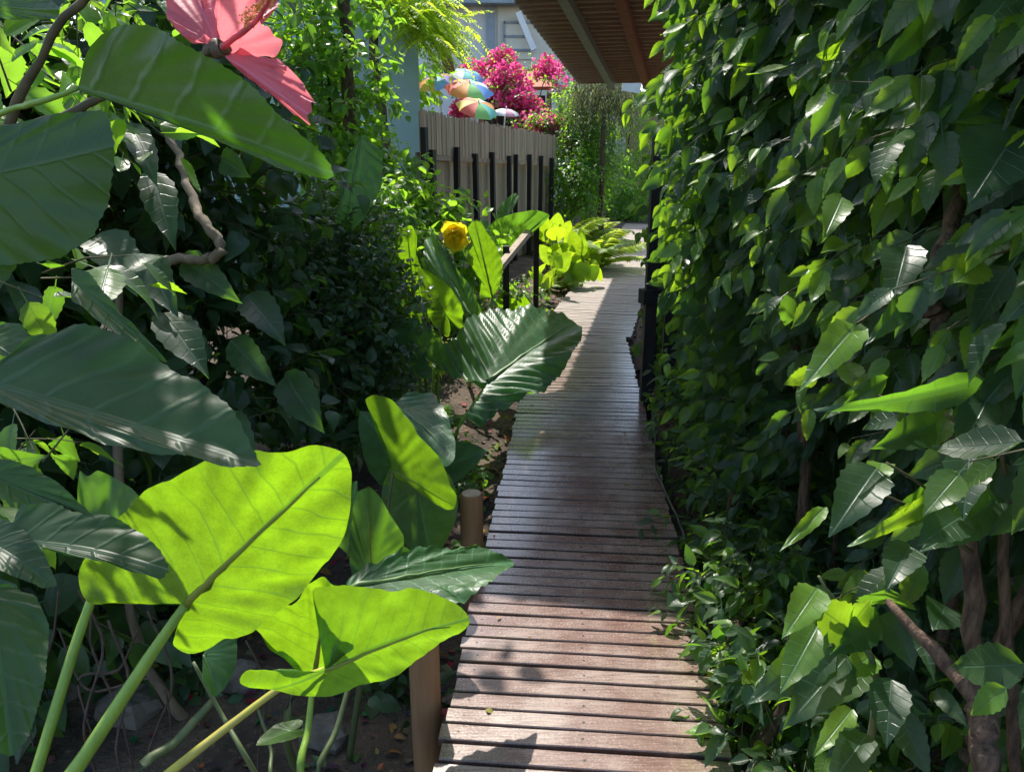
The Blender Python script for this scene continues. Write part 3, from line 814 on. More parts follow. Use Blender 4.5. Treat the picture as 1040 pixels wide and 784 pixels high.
def bush(name, label, cat, base, blobs, mat, tmpl, size, nl=9, tlen=.35, group=None, grav=.4, trunk=None, trunkmat='bark', out=(0, 0, 0), branchrad=.004, crown='crown', sag=.2, noise=.35, upw=1.0):
    """blobs: (centre, radii, twig count)"""
    t = thing(name, label, cat, base, group)
    bs, ds = [], []
    for c, r, k in blobs:
        p = in_blob(k, c, r); bs.append(p); ds.append(nrm((p - np.asarray(c)) / np.asarray(r) + rng.normal(0, .5, (k, 3)) + np.array([0, 0, .25])))
    bs, ds = np.vstack(bs), np.vstack(ds); ln = tlen * (.6 + .7 * rng.random(len(bs)))
    pos, ax, nr, s = twigs_to_leaves(bs, ds, ln, nl, size, grav, out, noise, upw, sag)
    instance(tmpl, pos, ax, nr, s, crown, mat, t)
    twig_mesh(bs, ds, ln, branchrad, sag, 'twig_sprays', M['twig'], t)
    b = Q('trunk' if trunk else 'stem', trunkmat, t)
    for pts, r0, r1 in (trunk or []):
        b.tube(pts, np.linspace(r0, r1, len(pts)), 8, 5)
    if not trunk:
        for c, r, k in blobs:
            c = np.asarray(c, float); bb = np.array([base[0] + random.uniform(-.05, .05), base[1] + random.uniform(-.05, .05), base[2] - .05])
            b.tube([bb, (bb + c) / 2 + rng.normal(0, .06, 3), c, c + np.array([0, 0, .6]) * np.asarray(r)], [.03, .024, .016, .006], 7, 4)
    return t

exec_foliage = True
# ---- RIGHT: hibiscus hedge made of several shrubs along the deck
def face_x(f, z):
    return .60 + .083 * (f - 1.67) + .10 - .17 * np.clip((z - .9) / 1.3, 0, 1) - .24 * np.exp(-((f - 2.95) / .48) ** 2) * np.clip((z - .35) / .6, 0, 1) * (1 - .35 * np.clip((z - 1.7) / .6, 0, 1))
def hedge_shrub(f0, f1, zt, K, label, cat='shrub', size=.134, nl=9, stems=3, dens_low=.35, seed=0):
    fc = (f0 + f1) / 2; base = np.array([face_x(fc, 0) + .45, fc, -.2])
    t = thing('hibiscus_shrub', label, cat, base, 'hibiscus shrubs of the right hand hedge')
    f = f0 + (f1 - f0) * rng.random(K * 3); z = .05 + (zt - .05) * rng.random(K * 3); lat = rng.random(K * 3) ** 1.5 * .75
    keep = (rng.random(K * 3) < np.where((z < 1.15) & (lat < .35), dens_low, 1.0)) & ((rng.random(K * 3) > .6) | (f > 3.0) | (z > 1.15) | (z < .2))
    f, z, lat = f[keep][:K], z[keep][:K], lat[keep][:K]; k = len(f)
    b = np.stack([face_x(f, z) + .30 + lat, f, z - .1], 1)
    d = np.stack([-1.0 + rng.normal(0, .35, k), -.35 + rng.normal(0, .4, k), .35 + rng.normal(0, .35, k)], 1)
    ln = .30 * (.7 + .6 * rng.random(k))
    pos, ax, nr, s = twigs_to_leaves(b, d, ln, nl, size, 1.3, (-.42, -.06, 0), .26, *((.12, .35, .15, (-.22, -1.0, 0)) if f0 > 2.5 else (.55, .35, .15, (-.3, -.5, 0))))
    rim = np.repeat(np.clip(1 - lat / .30, 0, 1) * np.clip((z - .3) / .5, 0, 1), nl); tipw = np.tile(np.linspace(.2, 1, nl), k)
    r2 = np.clip(rng.random(k * nl) * .75 + .62 * rim * tipw * (.4 + rng.random(k * nl)), 0, 1)
    instance(T_HIB if f0 < 4.5 else T_MID, pos, ax, nr, s * (1.08 - .35 * r2), 'foliage', M['hib'], t, r2=r2)
    twig_mesh(b, d, ln, .0035, .35, 'twig_sprays', M['twig'], t)
    for i in range(stems):
        q = f0 + (f1 - f0) * (i + .5) / stems; x = face_x(q, .5) + .35 + random.uniform(-.08, .15)
        m = MB(); m.tube([(x + .1, q + .1, ground_z(x + .1, q) - .03), (x + .05, q, .5), (x + random.uniform(-.1, .15), q + random.uniform(-.1, .1), 1.2), (x + random.uniform(-.15, .1), q + random.uniform(-.15, .1), zt - .2)], [.022, .018, .014, .006], 8, 5)
        m.build('stem', M['bark'], t, True)
    return t
hedge_shrub(.75, 1.75, 2.35, 270, 'hibiscus shrub nearest the camera at the right, with bare brown stems', stems=2, dens_low=.12)
hedge_shrub(1.75, 2.75, 2.6, 480, 'hibiscus shrub with a dark hollow low down, right of the sunlit slats', dens_low=.14)
hedge_shrub(2.75, 3.25, 2.75, 420, 'hibiscus shrub bulging over the shaded stretch of slats', dens_low=.4, stems=2)
hedge_shrub(3.2, 4.75, 1.75, 560, 'low lime edged hibiscus shrub leaning in front of the black railing', dens_low=.8)
hedge_shrub(4.9, 6.4, 2.0, 240, 'farthest hibiscus shrub, behind the black railing post', dens_low=.8)

def backdrop_tree(x, y, h, r, label, seed, group='dark trees closing the view behind the hedge', name='tree', K=260):
    b = [((x, y, h * .62), (r, r, h * .36), K), ((x + .2, y - .2, h * .3), (r * .9, r * .9, h * .28), K // 2)]
    bush(name, label, 'tree', (x, y, -.15), b, M['dark'], T_MID, .2, 9, .5, group, .5, trunk=[([(x, y, -.3), (x + .1, y, h * .35), (x - .05, y + .1, h * .7), (x, y, h * .9)], .09, .02)])
backdrop_tree(2.3, 2.1, 3.4, .75, 'dark leafy tree behind the hollow of the hedge', 1)
backdrop_tree(2.4, 3.6, 3.6, .8, 'dark leafy tree behind the middle of the hedge', 2)
backdrop_tree(2.0, .8, 3.0, .65, 'dark leafy tree behind the nearest hedge stems', 3)
backdrop_tree(2.9, 5.6, 3.6, .8, 'dark leafy tree behind the far end of the hedge', 4)

bush('added_shade_tree', 'added tree behind the nearest hedge stems, its unseen crown shading the hedge', 'tree', (1.75, 1.7, -.2), [((1.15, 2.1, 3.0), (.55, .55, .26), 240), ((1.05, 1.3, 2.85), (.6, .55, .30), 190)], M['dark'], T_MID, .15, 9, .4, 'dark trees closing the view behind the hedge', .5, trunk=[([(1.75, 1.7, -.3), (1.7, 1.75, 1.2), (1.5, 1.9, 2.4), (1.1, 2.3, 3.1)], .07, .02)])  # crown sits out of view, added to keep sun off the hedge
# ---- near right stems and single large leaves
def near_right():
    t = thing('hibiscus_plant', 'gangly hibiscus plant at the right frame edge with large drooping grey green leaves', 'shrub', (.95, 1.25, -.2))
    m = MB(); m.tube([P(1000, 880, 1.35), P(990, 640, 1.3), P(975, 470, 1.25), P(955, 330, 1.3), P(945, 300, 1.3), P(975, 200, 1.35), P(990, 60, 1.4)], [.019, .017, .015, .016, .019, .013, .008], 9, 6); m.build('stem', M['bark'], t, True)
    m = MB(); m.tube([P(1045, 900, 1.4), P(1022, 640, 1.3), P(1022, 480, 1.25), P(1030, 400, 1.2)], [.012, .010, .008, .004], 8, 6); m.build('stem', M['bark'], t, True)
    m = MB(); m.tube([P(1010, 900, 1.1), P(1000, 760, 1.12), P(985, 700, 1.15), P(900, 610, 1.25)], [.022, .02, .015, .006], 8, 6); m.build('stem', M['bark'], t, True)
    LV = [((1000, 385), (830, 418), .13, 40, .25, .3, 0), ((1055, 385), (1030, 480), .42, 0, .4, .3, .6), ((1005, 400), (968, 470), .3, 10, .3, .2, .2), ((985, 455), (978, 530), .40, 10, .5, .3, .1),
          ((960, 485), (878, 548), .17, 35, .3, .25, .2), ((955, 500), (862, 555), .12, 30, .4, .2, 1.0), ((890, 475), (842, 545), .38, 5, .6, .3, .1), ((895, 470), (888, 500), .4, 10, .8, .3, .9), ((950, 430), (885, 455), .32, 15, .4, .3, .3),
          ((1015, 505), (935, 560), .28, 25, .3, .3, .1), ((975, 525), (932, 555), .4, 0, .4, .3, .1), ((870, 400), (832, 428), .16, 10, .3, .2, .6), ((900, 385), (850, 415), .18, 20, .3, .2, .2),
          ((870, 330), (812, 398), .26, 5, .9, .25, 1.0), ((838, 515), (792, 560), .16, 10, .4, .3, .9), ((925, 300), (880, 350), .22, 20, .4, .3, .3), ((1035, 130), (985, 205), .55, 0, .2, .2, .05), ((940, 20), (890, 75), .22, 30, .4, .3, .1),
          ((1000, 10), (1010, 85), .48, 0, .3, .3, .2), ((1050, 330), (1000, 355), .2, 20, .4, .3, .1), ((925, 555), (900, 600), .42, 0, .5, .3, .1), ((920, 250), (905, 310), .40, 10, .5, .3, .1), ((855, 200), (835, 245), .3, 10, .5, .3, .8)]
    for i, (B, T, W, roll, dr, fo, lime) in enumerate(LV):
        d = 1.0 + .25 * ((i * 37) % 10) / 10
        leaf_px(B, T, d + .04, d - .02, W, M['hib'], t, roll - 10, dr, fo, i, .35 + .5 * lime, lime)
    for a, b_, d in (((975, 470), (890, 400), 1.2), ((985, 560), (880, 495), 1.2), ((1000, 470), (960, 420), 1.15), ((985, 540), (900, 470), 1.2), ((1022, 480), (1000, 400), 1.15), ((945, 300), (868, 330), 1.2)):
        MB().tube([P(*a, d + .03), P((a[0] + b_[0]) / 2, (a[1] + b_[1]) / 2 - 8, d), P(*b_, d)], [.004, .003, .002], 6, 5).build('twig', M['twig'], t, True)
near_right()

def low_hibiscus():
    c = P(865, 690, 1.55)
    t = thing('young_hibiscus', 'young hibiscus with lime top leaves, low at the foot of the right hand hedge', 'shrub', (c[0], c[1], -.2))
    m = MB(); m.tube([(c[0] + .06, c[1] + .1, -.3), P(890, 720, 1.5), P(862, 640, 1.45), P(832, 585, 1.42)], [.010, .008, .005, .0025], 7, 5); m.build('stem', M['stemdark'], t, True)
    LV = [((830, 597), (795, 648), .38, 0, .7, .3, .9), ((830, 635), (792, 705), .34, 0, .5, .3, .8), ((862, 640), (822, 610), .45, -10, .3, .1, 1.0), ((868, 630), (885, 608), .4, 0, .4, .3, .9), ((892, 625), (842, 665), .36, 20, .4, .3, .1),
          ((905, 620), (928, 680), .55, 0, .5, .3, .15), ((900, 612), (900, 596), .9, 0, .3, .2, .3), ((960, 615), (948, 640), .6, 10, .3, .2, .1), ((930, 640), (950, 695), .22, 20, .5, .3, .3), ((860, 665), (795, 740), .36, 0, .5, .3, .4),
          ((840, 650), (760, 715), .34, 10, .5, .3, .5), ((885, 665), (855, 690), .4, 0, .5, .3, 1.0), ((880, 680), (835, 720), .3, 0, .5, .3, .7), ((865, 720), (825, 770), .26, 0, .5, .3, .9), ((905, 690), (900, 760), .45, 0, .5, .3, .2), ((950, 700), (985, 740), .3, 0, .5, .3, .6), ((880, 745), (840, 800), .4, 0, .5, .3, .4), ((910, 720), (945, 790), .4, 0, .5, .3, .1)]
    for i, (B, T, W, roll, dr, fo, lime) in enumerate(LV):
        d = 1.36 + .02 * (i % 7)
        leaf_px(B, T, d + .04, d - .03, W, M['hib'], t, roll, dr, fo, 40 + i, .4 + .5 * lime, lime)
low_hibiscus()

# low leafy plants along the right deck edge
lab = ['small leafy plant spilling over the deck edge at the bottom right', 'leafy low plant at the sunlit end of the right deck edge', 'low plant by the bend of the black hose', 'low leafy plant under the dark hedge hollow', 'low plant with lime tips at the foot of the black railing', 'bottom right low plant behind the young hibiscus']
for i, (f, off, k, sz, hh) in enumerate(((1.8, .15, 95, .085, .2), (2.3, .17, 85, .08, .24), (2.95, .22, 65, .075, .30), (2.55, .52, 60, .09, .28), (3.9, .2, 60, .08, .45), (1.55, .62, 60, .09, .2))):
    x = path_right(f) + off
    bush('low_plant', lab[i], 'plant', (x, f, -.2), [((x, f, hh * .55 - .05), (.20, .30, hh), k)], M['hib'], T_HIB, sz, 7, .16, 'low plants along the right edge of the decking', .5, out=(-.4, -.2, 0), branchrad=.0025)

# ---- LEFT: near hibiscus bush with pink flower
def near_left():
    t = thing('hibiscus_bush', 'large toothed leaf hibiscus bush in the upper left foreground with a pink flower', 'shrub', (-.75, .75, -.3))
    kw = dict(n=110, rings=12, serr=.0042, corr=.006, ncorr=6, slope=.75, sm=1)
    m = M['hibnear']
    traced('leaf', [(80, 92), (81, 62), (88, 45), (100, 36), (120, 32), (138, 33), (180, 45), (221, 62), (263, 87), (305, 118), (332, 138), (354, 166), (350, 170), (325, 171), (277, 161), (225, 142), (173, 119), (131, 107), (100, 100)], (80, 90), (353, 168), .60, .54, -38, m, t, underside=True, fold=.18, droop=.08, wave=.008, rnd=.75, r2=.5, seed=1, label='long green back-lit leaf under the pink flower', **kw)
    traced('leaf', [(-75, 160), (-40, 132), (0, 126), (60, 116), (110, 113), (124, 148), (114, 195), (96, 240), (62, 262), (0, 270), (-50, 262), (-80, 220)], (-78, 190), (122, 150), .50, .50, 12, m, t, underside=True, fold=.1, droop=.05, wave=.012, rnd=.0, r2=.0, seed=2, label='large dark shaded leaf at the left frame edge', **kw)
    traced('leaf', [(-18, 385), (0, 376), (21, 366), (38, 351), (76, 343), (114, 347), (149, 359), (177, 375), (208, 389), (235, 410), (249, 434), (262, 455), (225, 461), (177, 457), (128, 452), (100, 448), (69, 441), (35, 427), (8, 413), (-15, 400)], (-16, 390), (262, 454), .62, .60, 34, m, t, fold=.22, droop=.10, wave=.014, rnd=.45, r2=.2, seed=3, label='broad grey green leaf with pale sheen along its toothed lower edge', **kw)
    traced('leaf', [(-25, 330), (0, 326), (20, 328), (34, 348), (15, 367), (0, 360), (-25, 350)], (-24, 338), (20, 366), .75, .74, 0, m, t, underside=True, fold=.1, droop=.05, wave=.01, rnd=.9, r2=.9, seed=4, **kw)
    traced('leaf', [(72, 306), (76, 290), (72, 274), (90, 280), (105, 296), (122, 316), (150, 342), (170, 362), (140, 352), (110, 335), (88, 318)], (73, 285), (169, 362), .72, .7, 25, m, t, fold=.4, droop=.1, wave=.012, rnd=.7, r2=.6, seed=5, **kw)
    traced('leaf', [(-20, 462), (0, 468), (30, 476), (60, 492), (85, 510), (100, 524), (75, 512), (55, 508), (30, 510), (0, 510), (-20, 505)], (-20, 480), (98, 524), .60, .62, 30, m, t, fold=.25, droop=.1, wave=.012, rnd=.4, r2=.1, seed=6, **kw)
    traced('leaf', [(5, 545), (20, 522), (50, 515), (85, 526), (115, 528), (140, 536), (158, 548), (166, 562), (158, 573), (120, 570), (80, 566), (45, 556), (15, 552)], (8, 546), (165, 565), .70, .68, 36, m, t, fold=.3, droop=.15, wave=.014, rnd=.5, r2=.2, seed=7, label='folded leaf with a white sunlit stripe over the lime elephant ear', **kw)
    traced('leaf', [(-15, 528), (0, 529), (25, 540), (45, 562), (56, 588), (40, 593), (20, 587), (-15, 578)], (-15, 548), (54, 590), .62, .6, 20, m, t, fold=.25, droop=.1, wave=.012, rnd=.4, r2=.3, seed=8, **kw)
    traced('leaf', [(-20, 600), (10, 596), (36, 608), (50, 640), (46, 690), (30, 740), (12, 755), (-20, 748)], (-10, 600), (14, 752), .655, .585, 5, m, t, fold=.2, droop=.15, wave=.015, rnd=.2, r2=.1, seed=9, label='dark hanging leaf at the lower left frame edge', **kw)
    traced('leaf', [(-15, 0), (10, -22), (35, -10), (72, 12), (62, 22), (30, 20), (5, 20), (-15, 12)], (-15, 5), (70, 14), .72, .7, 10, m, t, underside=True, fold=.2, droop=.1, wave=.012, rnd=.8, r2=.6, seed=10, **kw)
    # branches and stalks
    b = Q('leaf_stalk', 'stem', t)
    b.tube([P(-60, 150, .66), P(0, 116, .62), P(40, 103, .6), P(80, 90, .60)], [.0032, .0026, .0022, .002], 7, 5)
    b.tube([P(-60, 420, .7), P(-16, 390, .62)], [.003, .002], 7, 1); b.tube([P(-60, 500, .68), P(-20, 480, .60)], [.003, .002], 7, 1)
    b.tube([P(-60, 540, .7), P(8, 546, .70)], [.003, .002], 7, 1)
    b = Q('branch', 'twig', t)
    b.tube([(-1.0, .7, -.35), (-.98, .75, .4), P(-70, 500, .72), P(-70, 300, .72), P(-65, 120, .7), P(-40, -60, .75)], [.014, .012, .010, .008, .006, .004], 8, 6)
    b.tube([(-1.35, .9, -.35), (-1.3, 1.2, .6), P(-40, 260, 1.1), P(40, 60, 1.0), P(120, -40, .95)], [.014, .012, .009, .006, .004], 8, 6)
    b.tube([P(-66, 150, .7), P(60, 120, .78), P(150, 75, .78), P(215, 52, .77)], [.005, .0045, .004, .003], 7, 6)
    # back-lit small leaves at the top left
    K = 46; bs = np.array([P(rng.uniform(-60, 150), rng.uniform(-60, 110), rng.uniform(1.1, 2.2)) for _ in range(K)])
    ds = nrm(rng.normal(0, .6, (K, 3)) + np.array([.4, -.3, -.1])); ln = np.full(K, .16)
    pos, ax, nr, s = twigs_to_leaves(bs, ds, ln, 6, .085, .3, noise=.4)
    instance(T_HIB, pos, ax, nr, s, 'foliage', M['vine'], t); twig_mesh(bs, ds, ln, .002, .2, 'twig_sprays', M['twig'], t)
    # lower shaded foliage between the big leaves
    K = 20; bs = np.array([P(rng.uniform(-90, 50), rng.uniform(230, 470), rng.uniform(.95, 1.7)) for _ in range(K)])
    ds = nrm(rng.normal(0, .6, (K, 3)) + np.array([.5, -.2, 0])); ln = np.full(K, .16)
    pos, ax, nr, s = twigs_to_leaves(bs, ds, ln, 5, .10, .5, noise=.4)
    instance(T_HIB, pos, ax, nr, s, 'lower_foliage', M['hib'], t); twig_mesh(bs, ds, ln, .002, .2, 'twig_sprays', M['twig'], t)
    # unseen extra branches, added above the view to shade the big leaves
    K = 90; bs = np.array([(rng.uniform(-.85, -.40), rng.uniform(.72, 1.08), rng.uniform(2.35, 2.65)) for _ in range(K)])
    ds = nrm(rng.normal(0, .6, (K, 3)) + np.array([.2, .2, .1])); ln = np.full(K, .2)
    pos, ax, nr, s = twigs_to_leaves(bs, ds, ln, 7, .13, .3, noise=.4)
    instance(T_HIB, pos, ax, nr, s, 'added_shade_foliage', M['hib'], t); twig_mesh(bs, ds, ln, .002, .2, 'twig_sprays', M['twig'], t)
    # flower
    c = P(222, 50, .78)
    fl = MB(); fl.tube([P(205, 60, .79), P(214, 52, .78), P(224, 49, .77), P(232, 48, .765)], [.003, .007, .009, .005], 9, 4); flo = fl.build('flower', M['calyx'], t, True)
    flo['label'] = 'coral pink hibiscus flower with orange stamens'
    pk = dict(n=80, rings=14, corr=.012, ncorr=7, slope=-.3, sm=1, wave=.05)
    traced('petal', [(222, 45), (207, 36), (202, 46), (190, 40), (181, 34), (176, 24), (168, 19), (165, 0), (172, -30), (200, -42), (220, -20)], (221, 46), (185, -30), .77, .79, 10, M['petal'], flo, rnd=.35, fold=.2, droop=.2, seed=21, **pk)
    traced('petal', [(224, 50), (219, 25), (219, -15), (228, -35), (248, -12), (256, 7), (260, 20), (266, 31), (272, 38), (287, 46), (283, 54), (261, 56), (236, 55)], (224, 49), (258, 8), .77, .72, -10, M['petal'], flo, rnd=.7, fold=.15, droop=.2, seed=22, **pk)
    traced('petal', [(228, 58), (247, 56), (262, 58), (281, 59), (297, 72), (307, 93), (300, 111), (280, 99), (264, 86), (243, 73)], (229, 58), (303, 105), .77, .72, 12, M['petal'], flo, rnd=.75, fold=.1, droop=.2, seed=23, **pk)
    traced('petal', [(222, 46), (208, 20), (196, -40), (215, -80), (240, -70), (236, -20), (228, 30)], (224, 46), (214, -76), .78, .84, 0, M['petal'], flo, rnd=.5, fold=.1, droop=.2, seed=24, **pk)
    traced('petal', [(226, 46), (238, 10), (262, -30), (290, -32), (288, 0), (262, 30), (240, 48)], (226, 48), (284, -28), .79, .85, 0, M['petal'], flo, rnd=.5, fold=.1, droop=.2, seed=25, **pk)
    s = MB(); s.tube([P(228, 48, .76), P(248, 32, .72), P(266, 14, .69), P(276, -6, .67)], [.003, .0025, .002, .0015], 7, 4)
    s.build('stamen_column', M['petal'], flo, True)
    s = MB()
    for i in range(150):
        q = .45 + .65 * rng.random(); c = P(228, 48, .76) * (1 - q) + P(276, -6, .67) * q
        d = nrm(rng.normal(0, 1, 3)) * rng.uniform(.004, .009)
        s.tube([c, c + d], [.0003, .0003], 4, 1)
        ball = c + d; r = .0011
        s.add([ball + r * np.array(v) for v in ((1, 0, 0), (-1, 0, 0), (0, 1, 0), (0, -1, 0), (0, 0, 1), (0, 0, -1))], [(0, 2, 4), (2, 1, 4), (1, 3, 4), (3, 0, 4), (2, 0, 5), (1, 2, 5), (3, 1, 5), (0, 3, 5)])
    s.build('stamen', M['anther'], flo, True)
near_left()

# ---- elephant ears
def stalk(points, r0, r1, mat, parent, name='leaf_stalk', n=10):
    b = MB(); b.tube(points, np.linspace(r0, r1, len(points)), n, 6); return b.build(name, M[mat], parent, True)
EG = 'elephant ear plants left of the boardwalk'
EK = dict(corr=.006, wave=.018)
t = thing('elephant_ear', 'elephant ear with one huge glowing lime leaf on a thick stalk, lower left', 'elephant ear', (-.85, 1.05, -.3), EG)
traced('leaf', [(190, 612), (170, 612), (152, 615), (126, 621), (100, 616), (84, 609), (74, 593), (77, 578), (89, 566), (98, 552), (110, 540), (122, 528), (143, 503), (183, 481), (223, 464), (272, 450), (315, 445), (340, 446), (354, 450), (358.5, 476), (358.5, 510), (349, 547), (331, 576), (306, 605), (257, 639), (226, 655), (205, 668), (190, 671), (178, 667), (172, 660), (178, 645)], (189, 613), (354, 451), 1.36, 1.18, -14, M['ear'], t, n=130, rings=16, underside=True, fold=.10, droop=.06, rnd=.6, r2=.7, seed=31, **EK)
stalk([P(189, 613, 1.362), P(150, 670, 1.36), P(75, 784, 1.34), P(20, 860, 1.33), (-1.2, .95, -.35)], .008, .019, 'stem', t)
stalk([P(96, 600, 1.55), P(75, 660, 1.52), P(35, 790, 1.45), P(10, 868, 1.42), (-1.2, 1.0, -.35)], .009, .013, 'stem', t)
traced('leaf', [(100, 600), (80, 560), (77, 520), (77, 480), (88, 487), (98, 478), (112, 487), (128, 492), (143, 503), (150, 540), (130, 590)], (98, 600), (77, 482), 1.55, 1.5, 15, M['eardark'], t, fold=.15, droop=.1, rnd=.9, r2=.2, seed=32, label='pale green leaf partly hidden behind the lime one', **EK)

t = thing('elephant_ear', 'lime elephant ear on a slanting yellow stalk before the near timber post', 'elephant ear', (-.62, 1.25, -.3), EG)
traced('leaf', [(313, 682), (363, 658), (343, 645), (325, 628), (318, 605), (349, 600), (371, 601.5), (386, 598), (401.5, 601), (417, 598.5), (441, 603), (466, 612), (474, 620.6), (466, 635), (448, 654), (432, 666), (411, 683), (392, 690), (374, 700), (349, 708), (328, 711), (303, 703), (266, 702), (243, 697), (243, 690), (254, 682), (277, 681), (300, 682)], (330, 680), (474, 620), 1.50, 1.60, -45, M['ear'], t, n=120, rings=14, sm=1, underside=True, fold=.12, droop=.05, rnd=.6, r2=.6, seed=33, **EK)
stalk([P(330, 679, 1.505), P(290, 695, 1.5), P(235, 735, 1.47), P(165, 790, 1.42), P(95, 848, 1.38), (-1.0, .98, -.35)], .005, .012, 'stemyellow', t)
t = thing('elephant_ear', 'elephant ear with upright lime leaf shaded across its middle, behind the yellow stalk', 'elephant ear', (-.48, 1.65, -.3), EG)
traced('leaf', [(316, 690), (300, 670), (288, 663), (269, 655), (255, 643), (278, 625), (305, 606), (312, 591), (334, 575), (352, 586), (366, 602), (378, 625), (380, 650), (368, 675), (345, 690)], (318, 692), (336, 577), 1.85, 1.55, 0, M['ear'], t, n=100, rings=12, underside=True, fold=.12, droop=.05, rnd=.5, r2=.7, seed=34, **EK)
stalk([P(318, 692, 1.86), P(313, 740, 1.84), P(307, 800, 1.8), (-.48, 1.62, -.38)], .006, .012, 'stem', t)
stalk([P(356, 690, 2.0), P(342, 740, 1.95), P(322, 800, 1.9), (-.46, 1.66, -.38)], .006, .010, 'stemdark', t)
t = thing('elephant_ear', 'elephant ear whose long grey green leaf reaches over the deck edge', 'elephant ear', (-.62, 2.1, -.3), EG)
traced('leaf', [(350, 596), (354, 589), (368, 577), (392, 569), (411, 563), (432, 557), (454, 554), (475, 554), (489, 550), (506, 555), (525, 557), (525, 562), (515, 574), (497, 592), (481, 604), (468, 612), (430, 620), (390, 622), (360, 612)], (352, 598), (525, 559), 2.05, 2.30, 44, M['eardark'], t, n=110, rings=12, fold=.18, droop=.08, corr=.02, wave=.016, ncorr=11, rnd=.95, r2=.2, seed=35)
stalk([P(352, 600, 2.06), P(330, 640, 2.05), P(290, 740, 2.0), (-.6, 1.9, -.38)], .006, .013, 'stemdark', t)
traced('leaf', [(376, 592), (358, 588), (354, 560), (356, 535), (358, 515), (363, 496), (374, 492), (385, 503), (396, 522), (411, 545), (412, 562), (400, 585)], (378, 592), (371, 494), 2.35, 2.3, -10, M['eardark'], t, n=84, underside=True, fold=.1, droop=.05, rnd=.5, r2=.2, seed=36, label='dark shaded leaf behind the grey green one', **EK)
stalk([P(378, 592, 2.36), P(372, 650, 2.3), (-.55, 2.1, -.38)], .006, .012, 'stemdark', t)
traced('leaf', [(352, 560), (340, 552), (345, 520), (352, 495), (360, 492), (366, 520), (366, 550)], (354, 565), (358, 493), 2.5, 2.4, 20, M['eardark'], t, n=60, fold=.1, droop=.1, rnd=.9, r2=.2, seed=37, label='pale sunlit leaf edge beside the huge lime leaf', **EK)
t = thing('elephant_ear', 'elephant ear with a curled bright green leaf beside the short timber post', 'elephant ear', (-.42, 3.0, -.3), EG)
traced('leaf', [(364, 409), (375, 403), (393, 408), (402, 419), (416, 433), (425, 447), (435, 456), (448, 472), (460, 493), (466, 502), (465, 514), (455, 518), (441, 511), (428, 502), (414, 491), (400, 486), (394, 468), (388, 449), (379, 431), (368, 417)], (399, 478), (465, 512), 2.65, 2.55, -42, M['ear'], t, n=110, rings=12, underside=True, fold=.1, droop=.05, rnd=.5, r2=.4, seed=38, corr=.004, wave=.010, ncorr=6)
stalk([P(399, 480, 2.66), P(394, 525, 2.66), P(400, 600, 2.7), (-.42, 2.85, -.38)], .005, .012, 'stemdark', t)
traced('leaf', [(398, 409), (416, 402), (437, 402), (448, 412), (455, 424), (463, 442), (462, 454), (453, 463), (440, 464), (430, 452), (421, 438), (407, 424)], (402, 413), (463, 452), 3.0, 2.8, 44, M['eardark'], t, n=90, fold=.15, droop=.15, corr=.018, wave=.014, rnd=1.0, r2=.2, seed=39, ncorr=10, label='pale leaf with bright sheen facing the sun')
stalk([P(402, 414, 3.01), P(410, 480, 3.0), (-.44, 3.0, -.38)], .005, .011, 'stemdark', t)
t = thing('elephant_ear', 'elephant ear with one big dark corrugated leaf spread out over the decking', 'elephant ear', (-.36, 4.5, -.2), EG)
traced('leaf', [(494, 390), (475, 387), (459, 385), (434, 377), (447, 358), (464, 346), (478, 331), (492, 319), (512, 312), (529, 310), (546, 310), (568, 309), (585, 311), (592, 318), (592, 327), (591, 343), (580, 363), (565, 383), (554, 399), (546, 405), (529, 414), (509, 421), (492, 434), (479, 437), (473, 433), (481, 413)], (496, 388), (589, 315), 4.75, 5.4, 36, M['eardark'], t, n=180, rings=22, fold=.12, droop=.08, corr=.020, wave=.026, ncorr=12, rnd=.8, r2=.3, seed=40)
stalk([P(496, 388, 4.76), P(480, 412, 4.75), P(464, 438, 4.7), (-.36, 4.5, -.3)], .008, .014, 'stem', t)
t = thing('elephant_ear', 'elephant ear with a dark ribbed leaf and a tall lime leaf, below the yellow flower', 'elephant ear', (-.35, 6.0, -.2), EG)
traced('leaf', [(478, 326), (463, 312), (450, 296), (436, 276), (428, 256), (424, 241), (430, 235), (437, 236), (448, 247), (460, 265), (471, 282), (484, 301), (490, 315), (486, 326)], (480, 322), (427, 238), 5.5, 5.9, 25, M['eardark'], t, n=90, rings=12, fold=.15, droop=.1, corr=.024, wave=.018, ncorr=11, rnd=.7, r2=.2, seed=41)
traced('leaf', [(498, 304), (487, 304), (489, 285), (479, 273), (475, 257), (481, 248), (474, 232), (480, 224), (488, 225), (495, 237), (505, 251), (511, 270), (508, 290)], (500, 302), (482, 225), 5.9, 5.7, -5, M['ear'], t, n=90, rings=10, underside=True, fold=.1, droop=.05, rnd=.6, r2=.5, seed=42, corr=.016, wave=.015)
stalk([P(480, 323, 5.5), P(482, 350, 5.5), (-.35, 5.8, -.28)], .008, .016, 'stem', t)
stalk([P(500, 302, 5.9), P(498, 330, 5.9), (-.3, 6.0, -.28)], .008, .016, 'stem', t)
t = thing('elephant_ear', 'elephant ear with upright lime leaves, left of the dark ribbed leaf', 'elephant ear', (-.75, 5.6, -.2), EG)
traced('leaf', [(418, 298), (406, 272), (403, 245), (408, 232), (418, 228), (424, 240), (422, 256), (430, 280), (432, 300), (426, 310)], (421, 305), (413, 230), 5.6, 5.4, 0, M['ear'], t, n=70, rings=9, underside=True, fold=.1, droop=.05, rnd=.6, r2=.6, seed=43, **EK)
stalk([P(421, 305, 5.6), P(440, 360, 5.5), (-.6, 5.3, -.28)], .008, .013, 'stem', t)
